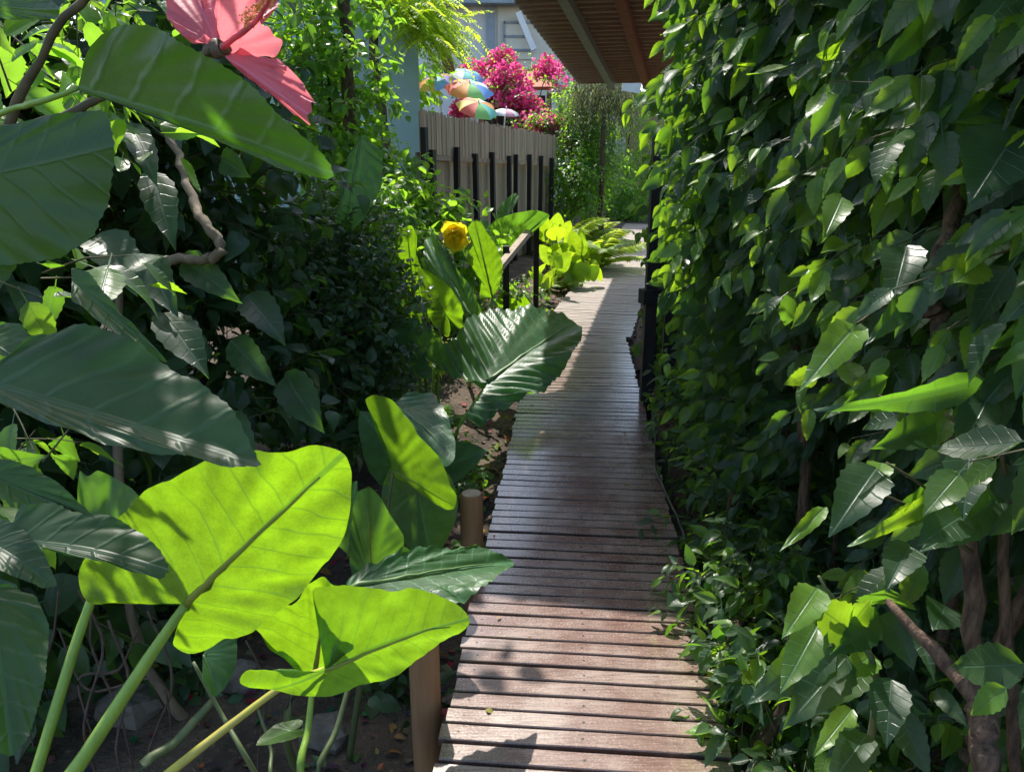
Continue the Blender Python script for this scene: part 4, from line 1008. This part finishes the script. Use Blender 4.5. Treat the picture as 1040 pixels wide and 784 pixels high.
stalk([P(452, 318, 5.0), P(447, 345, 5.0), P(445, 400, 5.0), (-.47, 4.9, -.28)], .006, .012, 'stem', t)
ear_leaf('leaf', P(452, 318, 5.0), (-.25, -.2, .6), (.3, -.9, .4), .34, M['ear'], t, wide=.72, n=90, rings=9, fold=.25, droop=.15, corr=.012, wave=.035, seed=3)
t = thing('elephant_ear', 'elephant ear with a dark glossy leaf arching behind the weathered handrail', 'elephant ear', (-.05, 7.9, -.15), EG)
traced('leaf', [(508, 264), (499, 250), (495, 234), (506, 222), (522, 217), (538, 217), (548, 224), (540, 236), (530, 246), (518, 256)], (510, 262), (546, 223), 7.5, 7.0, 15, M['eardark'], t, n=80, rings=9, fold=.2, droop=.25, rnd=.7, r2=.2, seed=44, corr=.018, wave=.018)
stalk([P(510, 262, 7.5), P(512, 300, 7.5), (-.08, 7.7, -.2)], .008, .016, 'stemdark', t)
traced('leaf', [(512, 226), (520, 214), (528, 200), (524, 194), (514, 202), (505, 214), (504, 224)], (512, 224), (526, 196), 8.2, 8.3, 10, M['eardark'], t, n=60, rings=8, fold=.2, droop=.1, rnd=.8, r2=.2, seed=45, corr=.02, wave=.018)
for (A, ax, L) in ((P(530, 318, 7.0), (.1, -.3, .5), .22), (P(515, 312, 6.8), (-.1, -.3, .6), .2)):
    ear_leaf('leaf', A, ax, (0, .6, .6), L, M['ear'], t, rings=6, fold=.1, droop=.1, corr=.012, wave=.015, seed=5); stalk([A, (A[0], A[1], -.2)], .006, .01, 'stem', t)

t = thing('elephant_ear', 'shaded dark elephant ear between the short timber post and the curled bright leaf', 'elephant ear', (-.45, 3.3, -.3), EG)
for k, (px, py, d, ax, nn, L) in enumerate(((425, 500, 2.95, (.15, -.1, -1), (.1, -1, .2), .30), (408, 470, 3.3, (-.4, 0, .6), (.2, -.8, .5), .28), (445, 478, 3.5, (.5, -.2, .35), (0, -.6, .8), .26), (430, 360, 4.6, (-.3, -.2, .5), (.2, -.8, .5), .3), (412, 340, 4.9, (-.2, -.1, .8), (.2, .8, .3), .3))):
    A = P(px, py, d); ear_leaf('leaf', A, ax, nn, L, M['eardark'] if k != 4 else M['ear'], t, fold=.15, droop=.15, corr=.015, wave=.018, rings=8, seed=60 + k); stalk([A, A + np.array([.0, .05, -.15]), (A[0] * .7 - .12, A[1] + .08, -.38)], .005, .011, 'stemdark', t)
# loose stalks of leaves out of the picture
t = thing('elephant_ear', 'small elephant ear with folded shaded leaf under the huge lime leaf', 'elephant ear', (-.62, 1.75, -.3), EG)
traced('leaf', [(214, 700), (204, 690), (208, 668), (212, 650), (222, 645), (236, 650), (238, 680), (230, 698), (222, 705)], (206, 665), (224, 703), 1.72, 1.7, 30, M['eardark'], t, n=60, rings=8, fold=.3, droop=.2, rnd=.7, r2=.3, seed=46, **EK)
stalk([P(196, 672, 1.72), P(225, 725, 1.72), P(262, 790, 1.7), (-.5, 1.6, -.38)], .004, .007, 'stemdark', t)
stalk([P(216, 712, 1.9), P(180, 752, 1.85), P(140, 800, 1.8), (-.85, 1.55, -.38)], .010, .014, 'stemdark', t)
stalk([P(262, 720, 2.0), P(275, 760, 1.95), P(280, 800, 1.9), (-.55, 1.75, -.38)], .004, .006, 'stemdark', t)
ear_leaf('leaf', P(296, 742, 1.9), (-.35, -.3, .1), (.2, .3, .9), .09, M['ear'], t, fold=.1, droop=.1, corr=.01, wave=.01, rings=6)

# young lime elephant ears in a row by the far path
YG = 'young lime elephant ears in a row along the far left of the path'
ylab = ['young lime elephant ear nearest the handrail post', 'tall lime elephant ear with a pointed top leaf, second from the handrail', 'lime elephant ear in the middle of the row, broad upright leaves', 'low lime elephant ear drooping towards the bare soil', 'lime elephant ear just before the ferns', 'small lime elephant ear tucked behind the others, against the fence foot']
for i, (px, py, d, hh) in enumerate(((556, 300, 8.3, .5), (566, 285, 8.9, .62), (578, 288, 9.2, .5), (588, 290, 9.0, .36), (594, 276, 10.0, .45), (556, 268, 10.2, .55))):
    b = G(px, py + 6, -.06); 
    t = thing('young_elephant_ear', ylab[i], 'elephant ear', b, YG)
    for k in range(6):
        a = rng.uniform(-2.6, 2.6); h = hh * rng.uniform(.55, 1.05); A = b + np.array([.18 * math.sin(a) * rng.uniform(.4, 1), -.12 * math.cos(a), h])
        ear_leaf('leaf', A, (rng.normal(0, .35), rng.normal(-.1, .3), rng.choice([.9, .6, -.5])), (rng.normal(0, .4), .8, .5), rng.uniform(.16, .26), M['earlime'], t, n=36, rings=5, fold=.15, droop=.15, corr=.012, wave=.02, seed=i * 9 + k, r2=rng.random())
        stalk([A, (A + b) / 2 + np.array([0, 0, .05]), b + np.array([0, 0, -.05])], .004, .008, 'stem', t, n=6)

# ferns
def fern(base, n, L, label, mat='fern', grp='ferns beside the path'):
    base = np.asarray(base, float); t = thing('fern', label, 'fern', base, grp)
    for i in range(n):
        a = 6.283 * i / n + rng.normal(0, .3); d = np.array([math.cos(a), math.sin(a), 0]); l = L * rng.uniform(.7, 1.1); el = rng.uniform(.7, 1.3)
        q = np.linspace(0, 1, 26)
        pts = base + d * (l * q * math.cos(el) + .25 * l * q * q)[:, None] + np.array([0, 0, 1.0]) * (l * (math.sin(el) * q - .45 * q ** 2.2))[:, None]
        tg = nrm(np.gradient(pts, axis=0)); sd = nrm(np.cross(tg, (0, 0, 1.0)))
        pos, ax, nr, s = [], [], [], []
        for sg in (-1, 1):
            w = .24 * l * np.sin(np.pi * np.clip(q * .93 + .07, 0, 1)) ** .7 + .01
            pos.append(pts[2:]); ax.append((sg * sd * .9 + tg * .45 + np.array([0, 0, -.15]))[2:]); nr.append(np.tile(np.array([0, 0, 1.0]), (24, 1)) + rng.normal(0, .15, (24, 3))); s.append(w[2:])
        o = instance(T_FROND, np.vstack(pos), np.vstack(ax), np.vstack(nr), np.concatenate(s), 'frond', M[mat], t)
        b = MB(); b.tube(pts[::5], np.linspace(.004, .001, len(pts[::5])), 5, 2); b.build('stalk', M['stem'], o, True)
fern(G(604, 276, -.05), 14, 1.1, 'tall yellow green fern beside the sunlit far slats')
fern(G(603, 255, -.05), 12, .85, 'yellow green fern behind the tall one, near the end of the path')
fern(G(590, 262, -.05) + np.array([-.2, .2, 0]), 12, 1.15, 'fern standing against the fence end')
fern(G(578, 296, -.05) + np.array([-.1, 0, 0]), 10, .5, 'low yellow green fern at the feet of the young lime elephant ears')
fern(G(596, 278, -.05) + np.array([-.05, 0, 0]), 11, .6, 'yellow green fern between the young elephant ears and the far ferns')
fern(G(622, 244, -.05) + np.array([-.35, 0, 0]), 12, .9, 'farthest yellow green fern, at the end of the path')
fern(np.array([-.55, 4.6, -.2]), 11, .42, 'small green fern under the big corrugated leaf', 'vine')
fern(np.array([-.22, 3.3, -.3]), 7, .16, 'tiny fern beside the top of the short timber post', 'vine')

for i, (px, py, k, sz, h_, lb) in enumerate(((445, 385, 40, .06, .16, 'sunlit low plant behind the stalk of the big corrugated leaf'), (425, 352, 45, .06, .2, 'feathery low plant at the foot of the dark small leaved shrub'), (470, 350, 40, .06, .2, 'low plant under the dark ribbed leaf'), (448, 462, 60, .055, .13, 'small plant on the soil behind the short timber post'), (525, 330, 50, .06, .2, 'low plant around the foot of the black rail posts'))):
    q = G(px, py, -.15); bush('low_plant', lb, 'plant', (q[0], q[1], ground_z(q[0], q[1])), [((q[0], q[1], ground_z(q[0], q[1]) + h_ * .7), (.22, .22, h_), k)], M['fern' if i < 2 else 'vine'], T_FROND if i < 2 else T_SMALL, sz, 9, .16, 'low plants left of the boardwalk', .2, branchrad=.002)
for i, (px, py, lb) in enumerate(((60, 660, 'shaded low plant between the leftmost stalks'), (240, 640, 'shaded low plant under the huge lime leaf'), (380, 660, 'shaded low plant behind the near timber post'), (150, 600, 'shaded low plant behind the thick elephant ear stalk'))):
    q = G(px, py, -.2); q[2] = ground_z(q[0], q[1]); bush('low_plant', lb, 'plant', q, [((q[0], q[1], q[2] + .1), (.25, .25, .14), 34)], M['dark'], T_MID, .075, 8, .16, 'low plants left of the boardwalk', .3, branchrad=.002)
# yellow hibiscus bush
t = bush('yellow_hibiscus', 'green bush carrying one bright yellow flower, in front of the fence', 'shrub', (-.75, 7.2, -.1), [(P(455, 262, 7.0), (.42, .35, .35), 90), (P(430, 215, 7.4), (.35, .3, .35), 60), (P(400, 250, 6.6), (.3, .3, .45), 60)], M['vine'], T_MID, .11, 8, .25)
fc = P(463, 238, 5.9)
fb = MB(); fb.tube([fc + (.02, .25, -.1), fc + (.01, .08, -.02), fc], [.006, .008, .012], 8, 3); fo = fb.build('flower', M['stem'], t, True); fo['label'] = 'bright yellow double flower'
for i in range(16):
    a = i * 2.4; tilt = .25 + .9 * (i / 16); d = np.array([math.cos(a) * math.sin(tilt), -math.cos(tilt), math.sin(a) * math.sin(tilt)])
    tv, tu, tf = ovate(8, 4, .5, .03, .5, .2, .12, i, False); B = basis(d[None], np.array([[.1 * math.cos(a), .9, .4]]))[0]
    mesh_obj('petal', (tv * (.115 + .07 * i / 16)) @ B.T + fc, tf, tu, np.tile(np.array([rng.random(), rng.random(), .5]), (len(tv), 1)), M['yellow'], fo, True)

# ---- LEFT dark masses
bush('dark_shrub', 'dense dark small leaved shrub left of the elephant ears', 'shrub', (-1.0, 4.7, -.25), [((-1.0, 4.4, .55), (.34, .7, .62), 620), ((-1.2, 4.9, .9), (.36, .7, .45), 380)], M['dark'], T_SMALL, .062, 14, .24, None, .3, noise=.5)
bush('dark_shrub', 'shadowy broad leaved shrub filling the left behind the hibiscus bush', 'shrub', (-1.55, 3.4, -.25), [((-1.5, 3.3, .5), (.5, .8, .7), 240), ((-1.6, 3.6, 1.6), (.55, .8, .7), 260)], M['dark'], T_MID, .13, 9, .35, None, .6)
bush('dark_shrub', 'shadowy shrub at the far left behind the near leaves', 'shrub', (-1.9, 2.3, -.25), [((-1.8, 2.3, .6), (.45, .6, .8), 220), ((-1.9, 2.5, 1.7), (.5, .6, .7), 220)], M['dark'], T_MID, .14, 9, .35, None, .6)
def left_tree(x, y, h, r, label, K=260, mat='dark', size=.17, zc=.68, high=False):
    bl = [((x, y, h * zc), (r, r, h * .30), K), ((x - .2, y + .3, h * .45), (r * .9, r * .9, h * .25), K // 2)]
    if high: bl = [((x, y, h * .76), (r, r, h * .15), K)]  # crown alone, out of view, placed to shade the shrubs below
    bush('tree', label, 'tree', (x, y, -.2), bl, M[mat], T_MID, size, 9, .5, 'dark trees over the left side', .5, trunk=[([(x, y, -.3), (x + .1, y, h * .3), (x - .05, y + .1, h * .6), (x, y, h * .9)], .10, .02)])
left_tree(-1.95, 4.4, 4.5, .95, 'dark tree whose unseen crown is placed to shade the left side', 330, high=True)
left_tree(-3.2, 3.2, 4.0, 1.0, 'dark tree behind the left shrubs, nearest the frame edge', 380)
left_tree(-2.0, 6.1, 4.9, .95, 'added dark tree by the climbing vine, its unseen high crown shading the left shrubs', 320, high=True)
# big drooping leaves of a climber on the left, with its bent woody stem
t = thing('climbing_philodendron', 'shaded climber with bent woody stem and big hanging leaves, left middle', 'climber', (-1.0, 2.2, -.25))
b = MB(); b.tube([P(150, 40, 2.3), P(168, 120, 2.25), P(183, 165, 2.2), P(195, 205, 2.15), P(212, 232, 2.1), P(224, 248, 2.1), P(216, 262, 2.1), P(190, 264, 2.12), P(160, 268, 2.2), P(120, 300, 2.3), (-1.2, 2.1, .2), (-1.1, 2.2, -.35)], [.010, .012, .012, .013, .014, .015, .014, .013, .013, .013, .015, .018], 9, 6); b.build('stem', M['barkpale'], t, True)
for i, (B, T, W, d) in enumerate((((150, 262), (180, 322), .36, 2.0), ((165, 318), (212, 385), .34, 1.95), ((185, 262), (246, 308), .28, 2.1), ((235, 345), (280, 392), .36, 2.3), ((132, 128), (160, 190), .26, 1.9), ((155, 175), (178, 255), .28, 1.95), ((225, 160), (255, 180), .4, 2.4), ((100, 238), (140, 300), .4, 1.7), ((225, 420), (262, 470), .4, 2.2), ((290, 380), (330, 440), .4, 2.6), ((250, 300), (290, 350), .4, 2.6))):
    leaf_px(B, T, d + .06, d - .02, W, M['hib'], t, (-10, 15, 0)[i % 3], .5, .2, 70 + i, .3, .1)
traced('leaf', [(368, 136), (380, 146), (387, 165), (385, 192), (374, 218), (352, 242), (344, 222), (348, 190), (354, 158)], (366, 140), (352, 240), 4.3, 4.1, 20, M['eardark'], t, n=70, rings=9, fold=.2, droop=.15, corr=.022, wave=.02, ncorr=9, rnd=.5, r2=.2, seed=90)
# roots and dry twigs over the dark soil
t = thing('dry_vine', 'tangle of dry brown vine stems over the dark soil at the lower left', 'vine', (-.95, 1.9, -.3))
b = Q('stem', 'roottwig', t)
for (a, m_, e, d) in (((80, 600), (105, 655), (85, 735), 1.9), ((110, 630), (130, 690), (118, 760), 1.9), ((60, 640), (90, 700), (160, 690), 2.0), ((140, 640), (120, 680), (80, 690), 2.0), ((100, 590), (92, 650), (120, 720), 2.1), ((150, 620), (175, 690), (150, 770), 2.0), ((60, 600), (50, 660), (20, 700), 2.0), ((250, 650), (270, 700), (262, 780), 2.1)):
    b.tube([P(*a, d), P(*m_, d + .05), P(*e, d + .02), P(e[0] + 15, e[1] + 60, d + .05)], [.0025, .004, .003, .002], 6, 6)

# ---- climbing vine on the blue wall and feathery tree
bush('climbing_vine', 'sunlit climbing vine with glossy leaves hanging over the pale blue wall', 'climber', (-1.35, 7.0, -.1),
     [(P(366, 200, 6.8), (.30, .45, .45), 110), (P(335, 110, 7.0), (.45, .5, .7), 170), (P(320, 20, 7.2), (.5, .5, .6), 130), (P(385, 250, 6.3), (.28, .4, .42), 100), (P(410, 185, 7.9), (.10, .25, .22), 22)], M['vine'], T_MID, .115, 9, .35, None, .5, branchrad=.003)
b = bpy.data.objects['climbing_vine']
m = MB(); m.tube([P(350, -30, 6.9), P(352, 30, 6.9), P(356, 120, 6.9), P(362, 300, 6.9), (-1.35, 7.0, -.2)], [.05, .055, .06, .06, .07], 9, 5); m.build('trunk', M['bark'], b, True)
def feathery():
    base = np.array([-1.25, 8.3, -.1])
    t = thing('feathery_tree', 'tree with feathery lime green fronds hanging beside the house', 'tree', base)
    m = MB(); m.tube([base, P(392, 150, 8.4), P(380, 60, 8.4), P(370, -60, 8.4)], [.07, .055, .05, .03], 9, 5)
    m.tube([P(375, -20, 8.4), P(410, 10, 8.2), P(440, 45, 8.1), P(455, 75, 8.0)], [.02, .012, .008, .003], 7, 5); m.build('trunk', M['bark'], t, True)
    pos, ax, nr, s = [], [], [], []
    stems = MB()
    for i in range(330):
        u = rng.random(); p = P(368 + 78 * u + rng.normal(0, 10), -32 + 62 * u ** 1.4 + rng.normal(0, 14), 8.3 + rng.normal(0, .3))
        d = nrm(np.array([.5 + rng.normal(0, .45), -.3 + rng.normal(0, .4), -.35 + rng.normal(0, .35)])); L = rng.uniform(.3, .5)
        q = np.linspace(0, 1, 16); pts = p + d * (L * q)[:, None] + np.array([0, 0, -.25 * L]) * (q * q)[:, None]
        stems.tube(pts[::5], .0025, 3, 1, cap=False)
        sd = nrm(np.cross(d, (0, 0, 1.0)))
        for sg in (-1, 1):
            pos.append(pts[2:]); ax.append(np.tile(sd * sg + d * .5 + np.array([0, 0, -.15]), (14, 1)) + rng.normal(0, .12, (14, 3))); nr.append(np.tile(np.array([0, 0, 1.0]), (14, 1)) + rng.normal(0, .25, (14, 3))); s.append(np.full(14, .095) * (1 - .5 * q[2:]))
    stems.build('twig_sprays', M['stem'], t)
    instance(T_FROND, np.vstack(pos), np.vstack(ax), np.vstack(nr), np.concatenate(s), 'crown', M['feather'], t)
feathery()

# ---- bougainvillea and far shrubs
def bougain(label, base, blobs, kgreen):
    t = thing('bougainvillea', label, 'shrub', base, 'bougainvilleas on the terrace')
    bs = np.vstack([in_blob(k, c, r) for c, r, k in blobs]); n = len(bs)
    pos = np.repeat(bs, 5, axis=0) + rng.normal(0, .035, (n * 5, 3)); ax = rng.normal(0, 1, (n * 5, 3)); nr = rng.normal(0, 1, (n * 5, 3)) + np.array([0, -.5, .5])
    instance(T_SMALL, pos, ax, nr, .045 + .03 * rng.random(n * 5), 'blossoms', M['bract'], t, wscale=np.full(n * 5, 1.6))
    g = np.vstack([in_blob(int(k * kgreen), c, np.asarray(r) * 1.1) for c, r, k in blobs]); n = len(g)
    ds = nrm(rng.normal(0, 1, (n, 3))); ln = np.full(n, .2)
    pos, ax, nr, s = twigs_to_leaves(g, ds, ln, 6, .075, .3)
    instance(T_SMALL, pos, ax, nr, s, 'crown', M['vine'], t); twig_mesh(g, ds, ln, .003, .2, 'twig_sprays', M['twig'], t)
    m = Q('stem', 'bark', t)
    for c, r, k in blobs:
        c = np.asarray(c); m.tube([base, (np.asarray(base) + c) / 2 + rng.normal(0, .1, 3), c], [.035, .02, .008], 7, 4)
c = P(515, 100, 14.6)
bougain('magenta bougainvillea tumbling over the terrace behind the fence', (c[0], c[1] + .3, 0), [(P(510, 62, 15.0), (.28, .3, .25), 130), (P(516, 85, 14.6), (.46, .3, .38), 250), (P(528, 104, 14.4), (.46, .3, .30), 230), (P(556, 70, 15.2), (.32, .3, .24), 130), (P(490, 70, 15.2), (.55, .3, .16), 90), (P(545, 125, 14.0), (.5, .3, .25), 60), (P(470, 113, 13.6), (.22, .2, .16), 70)], .30)
c = P(580, 120, 14.0)
bougain('sparse pink bougainvillea at the right end of the terrace', (c[0], c[1], 0), [(P(556, 128, 13.6), (.3, .2, .18), 90), (P(588, 108, 14.5), (.16, .2, .24), 60), (P(578, 150, 13.6), (.2, .2, .15), 14), (P(568, 88, 14.8), (.3, .3, .3), 20)], 1.6)
c = P(600, 190, 14.0)
bush('green_shrub', 'bushy green shrub between the fence end and the path', 'shrub', (c[0], c[1], -.1), [(P(597, 165, 13.6), (.48, .5, .75), 330), (P(590, 125, 14.0), (.45, .4, .5), 180), (P(582, 195, 13.2), (.32, .4, .5), 140)], M['vine'], T_SMALL, .095, 10, .35)
c = P(614, 130, 13.0)
t = thing('weeping_tree', 'small grey green weeping tree with fine drooping twigs under the awning', 'tree', (c[0], c[1], -.1))
m = MB(); m.tube([(c[0], c[1], -.2), P(612, 150, 13), P(615, 95, 13), P(620, 70, 13)], [.05, .04, .03, .015], 8, 5); m.build('trunk', M['bark'], t, True)
k = 330; bs = in_blob(k, P(612, 84, 13.0), (.62, .6, .30)); ds = nrm(np.stack([rng.normal(0, .5, k), rng.normal(0, .5, k), -1.0 + rng.normal(0, .25, k)], 1)); ln = .35 + .75 * rng.random(k) ** 1.6
pos, ax, nr, s = twigs_to_leaves(bs, ds, ln, 14, .08, .7, noise=.2)
instance(T_NARROW, pos, ax, nr, s, 'crown', leaf_mat('grey_green_leaf', (.10, .14, .07), (.30, .38, .14), .6, .35, 6, .1), t); twig_mesh(bs, ds, ln, .004, .2, 'twig_sprays', M['twig'], t)
for i, (px, py, d, r, lb) in enumerate(((640, 208, 17.6, .45, 'pale leafy shrub at the very end of the path'), (652, 180, 19.0, .8, 'leafy shrub beyond the end of the path, behind the railing'), (622, 192, 18.5, .6, 'far low shrub behind the ferns'), (640, 130, 20.0, 1.0, 'tall far shrub in front of the brown wall'))):
    q = P(px, py, d); bush('far_shrub', lb, 'shrub', (q[0], q[1], 0), [(q, (r, r, r), 170)], M['vine'], T_SMALL, .10, 9, .3, 'far shrubs at the end of the path')
for i, (x, y, h, r, lb) in enumerate(((4.6, 12.5, 4.5, 1.3, 'tree right of the awning, beyond the hedge'), (5.5, 20, 5.0, 1.6, 'far tree beyond the brown wall'), (-3.0, 14.5, 5.0, 1.5, 'tree behind the pale blue building'))):
    bush('tree', lb, 'tree', (x, y, -.1), [((x, y, h * .6), (r, r, h * .4), 330)], M['vine'], T_MID, .22, 9, .6, 'trees in the background', trunk=[([(x, y, -.3), (x + .1, y, h * .4), (x, y, h * .9)], .12, .03)])

# ------------------------------------------------------------------ light, camera, render
AZ, EL = R(-15), R(57)
S = Vector((math.sin(AZ) * math.cos(EL), math.cos(AZ) * math.cos(EL), math.sin(EL)))
ld = bpy.data.lights.new('sun', 'SUN'); ld.energy = 3.0; ld.angle = R(.53); ld.color = (1.0, .95, .86)
lo = bpy.data.objects.new('sun', ld); COL.objects.link(lo); lo.rotation_euler = (-S).to_track_quat('-Z', 'Y').to_euler(); lo.location = (0, 0, 20)
w = bpy.data.worlds.new('World'); sc.world = w; w.use_nodes = True; nt = w.node_tree
bg = nt.nodes['Background']; sky = nt.nodes.new('ShaderNodeTexSky'); sky.sky_type = 'NISHITA'; sky.sun_disc = False
sky.sun_elevation = EL; sky.sun_rotation = AZ; sky.air_density = 1.0; sky.dust_density = 1.5
nt.links.new(sky.outputs[0], bg.inputs[0]); bg.inputs[1].default_value = .15
cd = bpy.data.cameras.new('camera'); co = bpy.data.objects.new('camera', cd); COL.objects.link(co)
cd.sensor_fit = 'HORIZONTAL'; cd.sensor_width = 36; cd.lens = 36 * F_PX / 1040; cd.clip_start = .02; cd.clip_end = 2000
co.location = (0, 0, CAM_Z); co.rotation_euler = (R(90) - PITCH, 0, 0); sc.camera = co
sc.view_settings.view_transform = 'Standard'; sc.view_settings.look = 'None'; sc.view_settings.gamma = 1; sc.view_settings.exposure = 1.32
sc.view_settings.use_curve_mapping = False
sc.render.engine = 'CYCLES'; c = sc.cycles
c.max_bounces = 7; c.diffuse_bounces = 4; c.glossy_bounces = 3; c.transmission_bounces = 5; c.sample_clamp_indirect = 6; c.caustics_reflective = False
c.use_denoising = True
for o in bpy.data.objects:
    if '_w' in o: del o['_w']
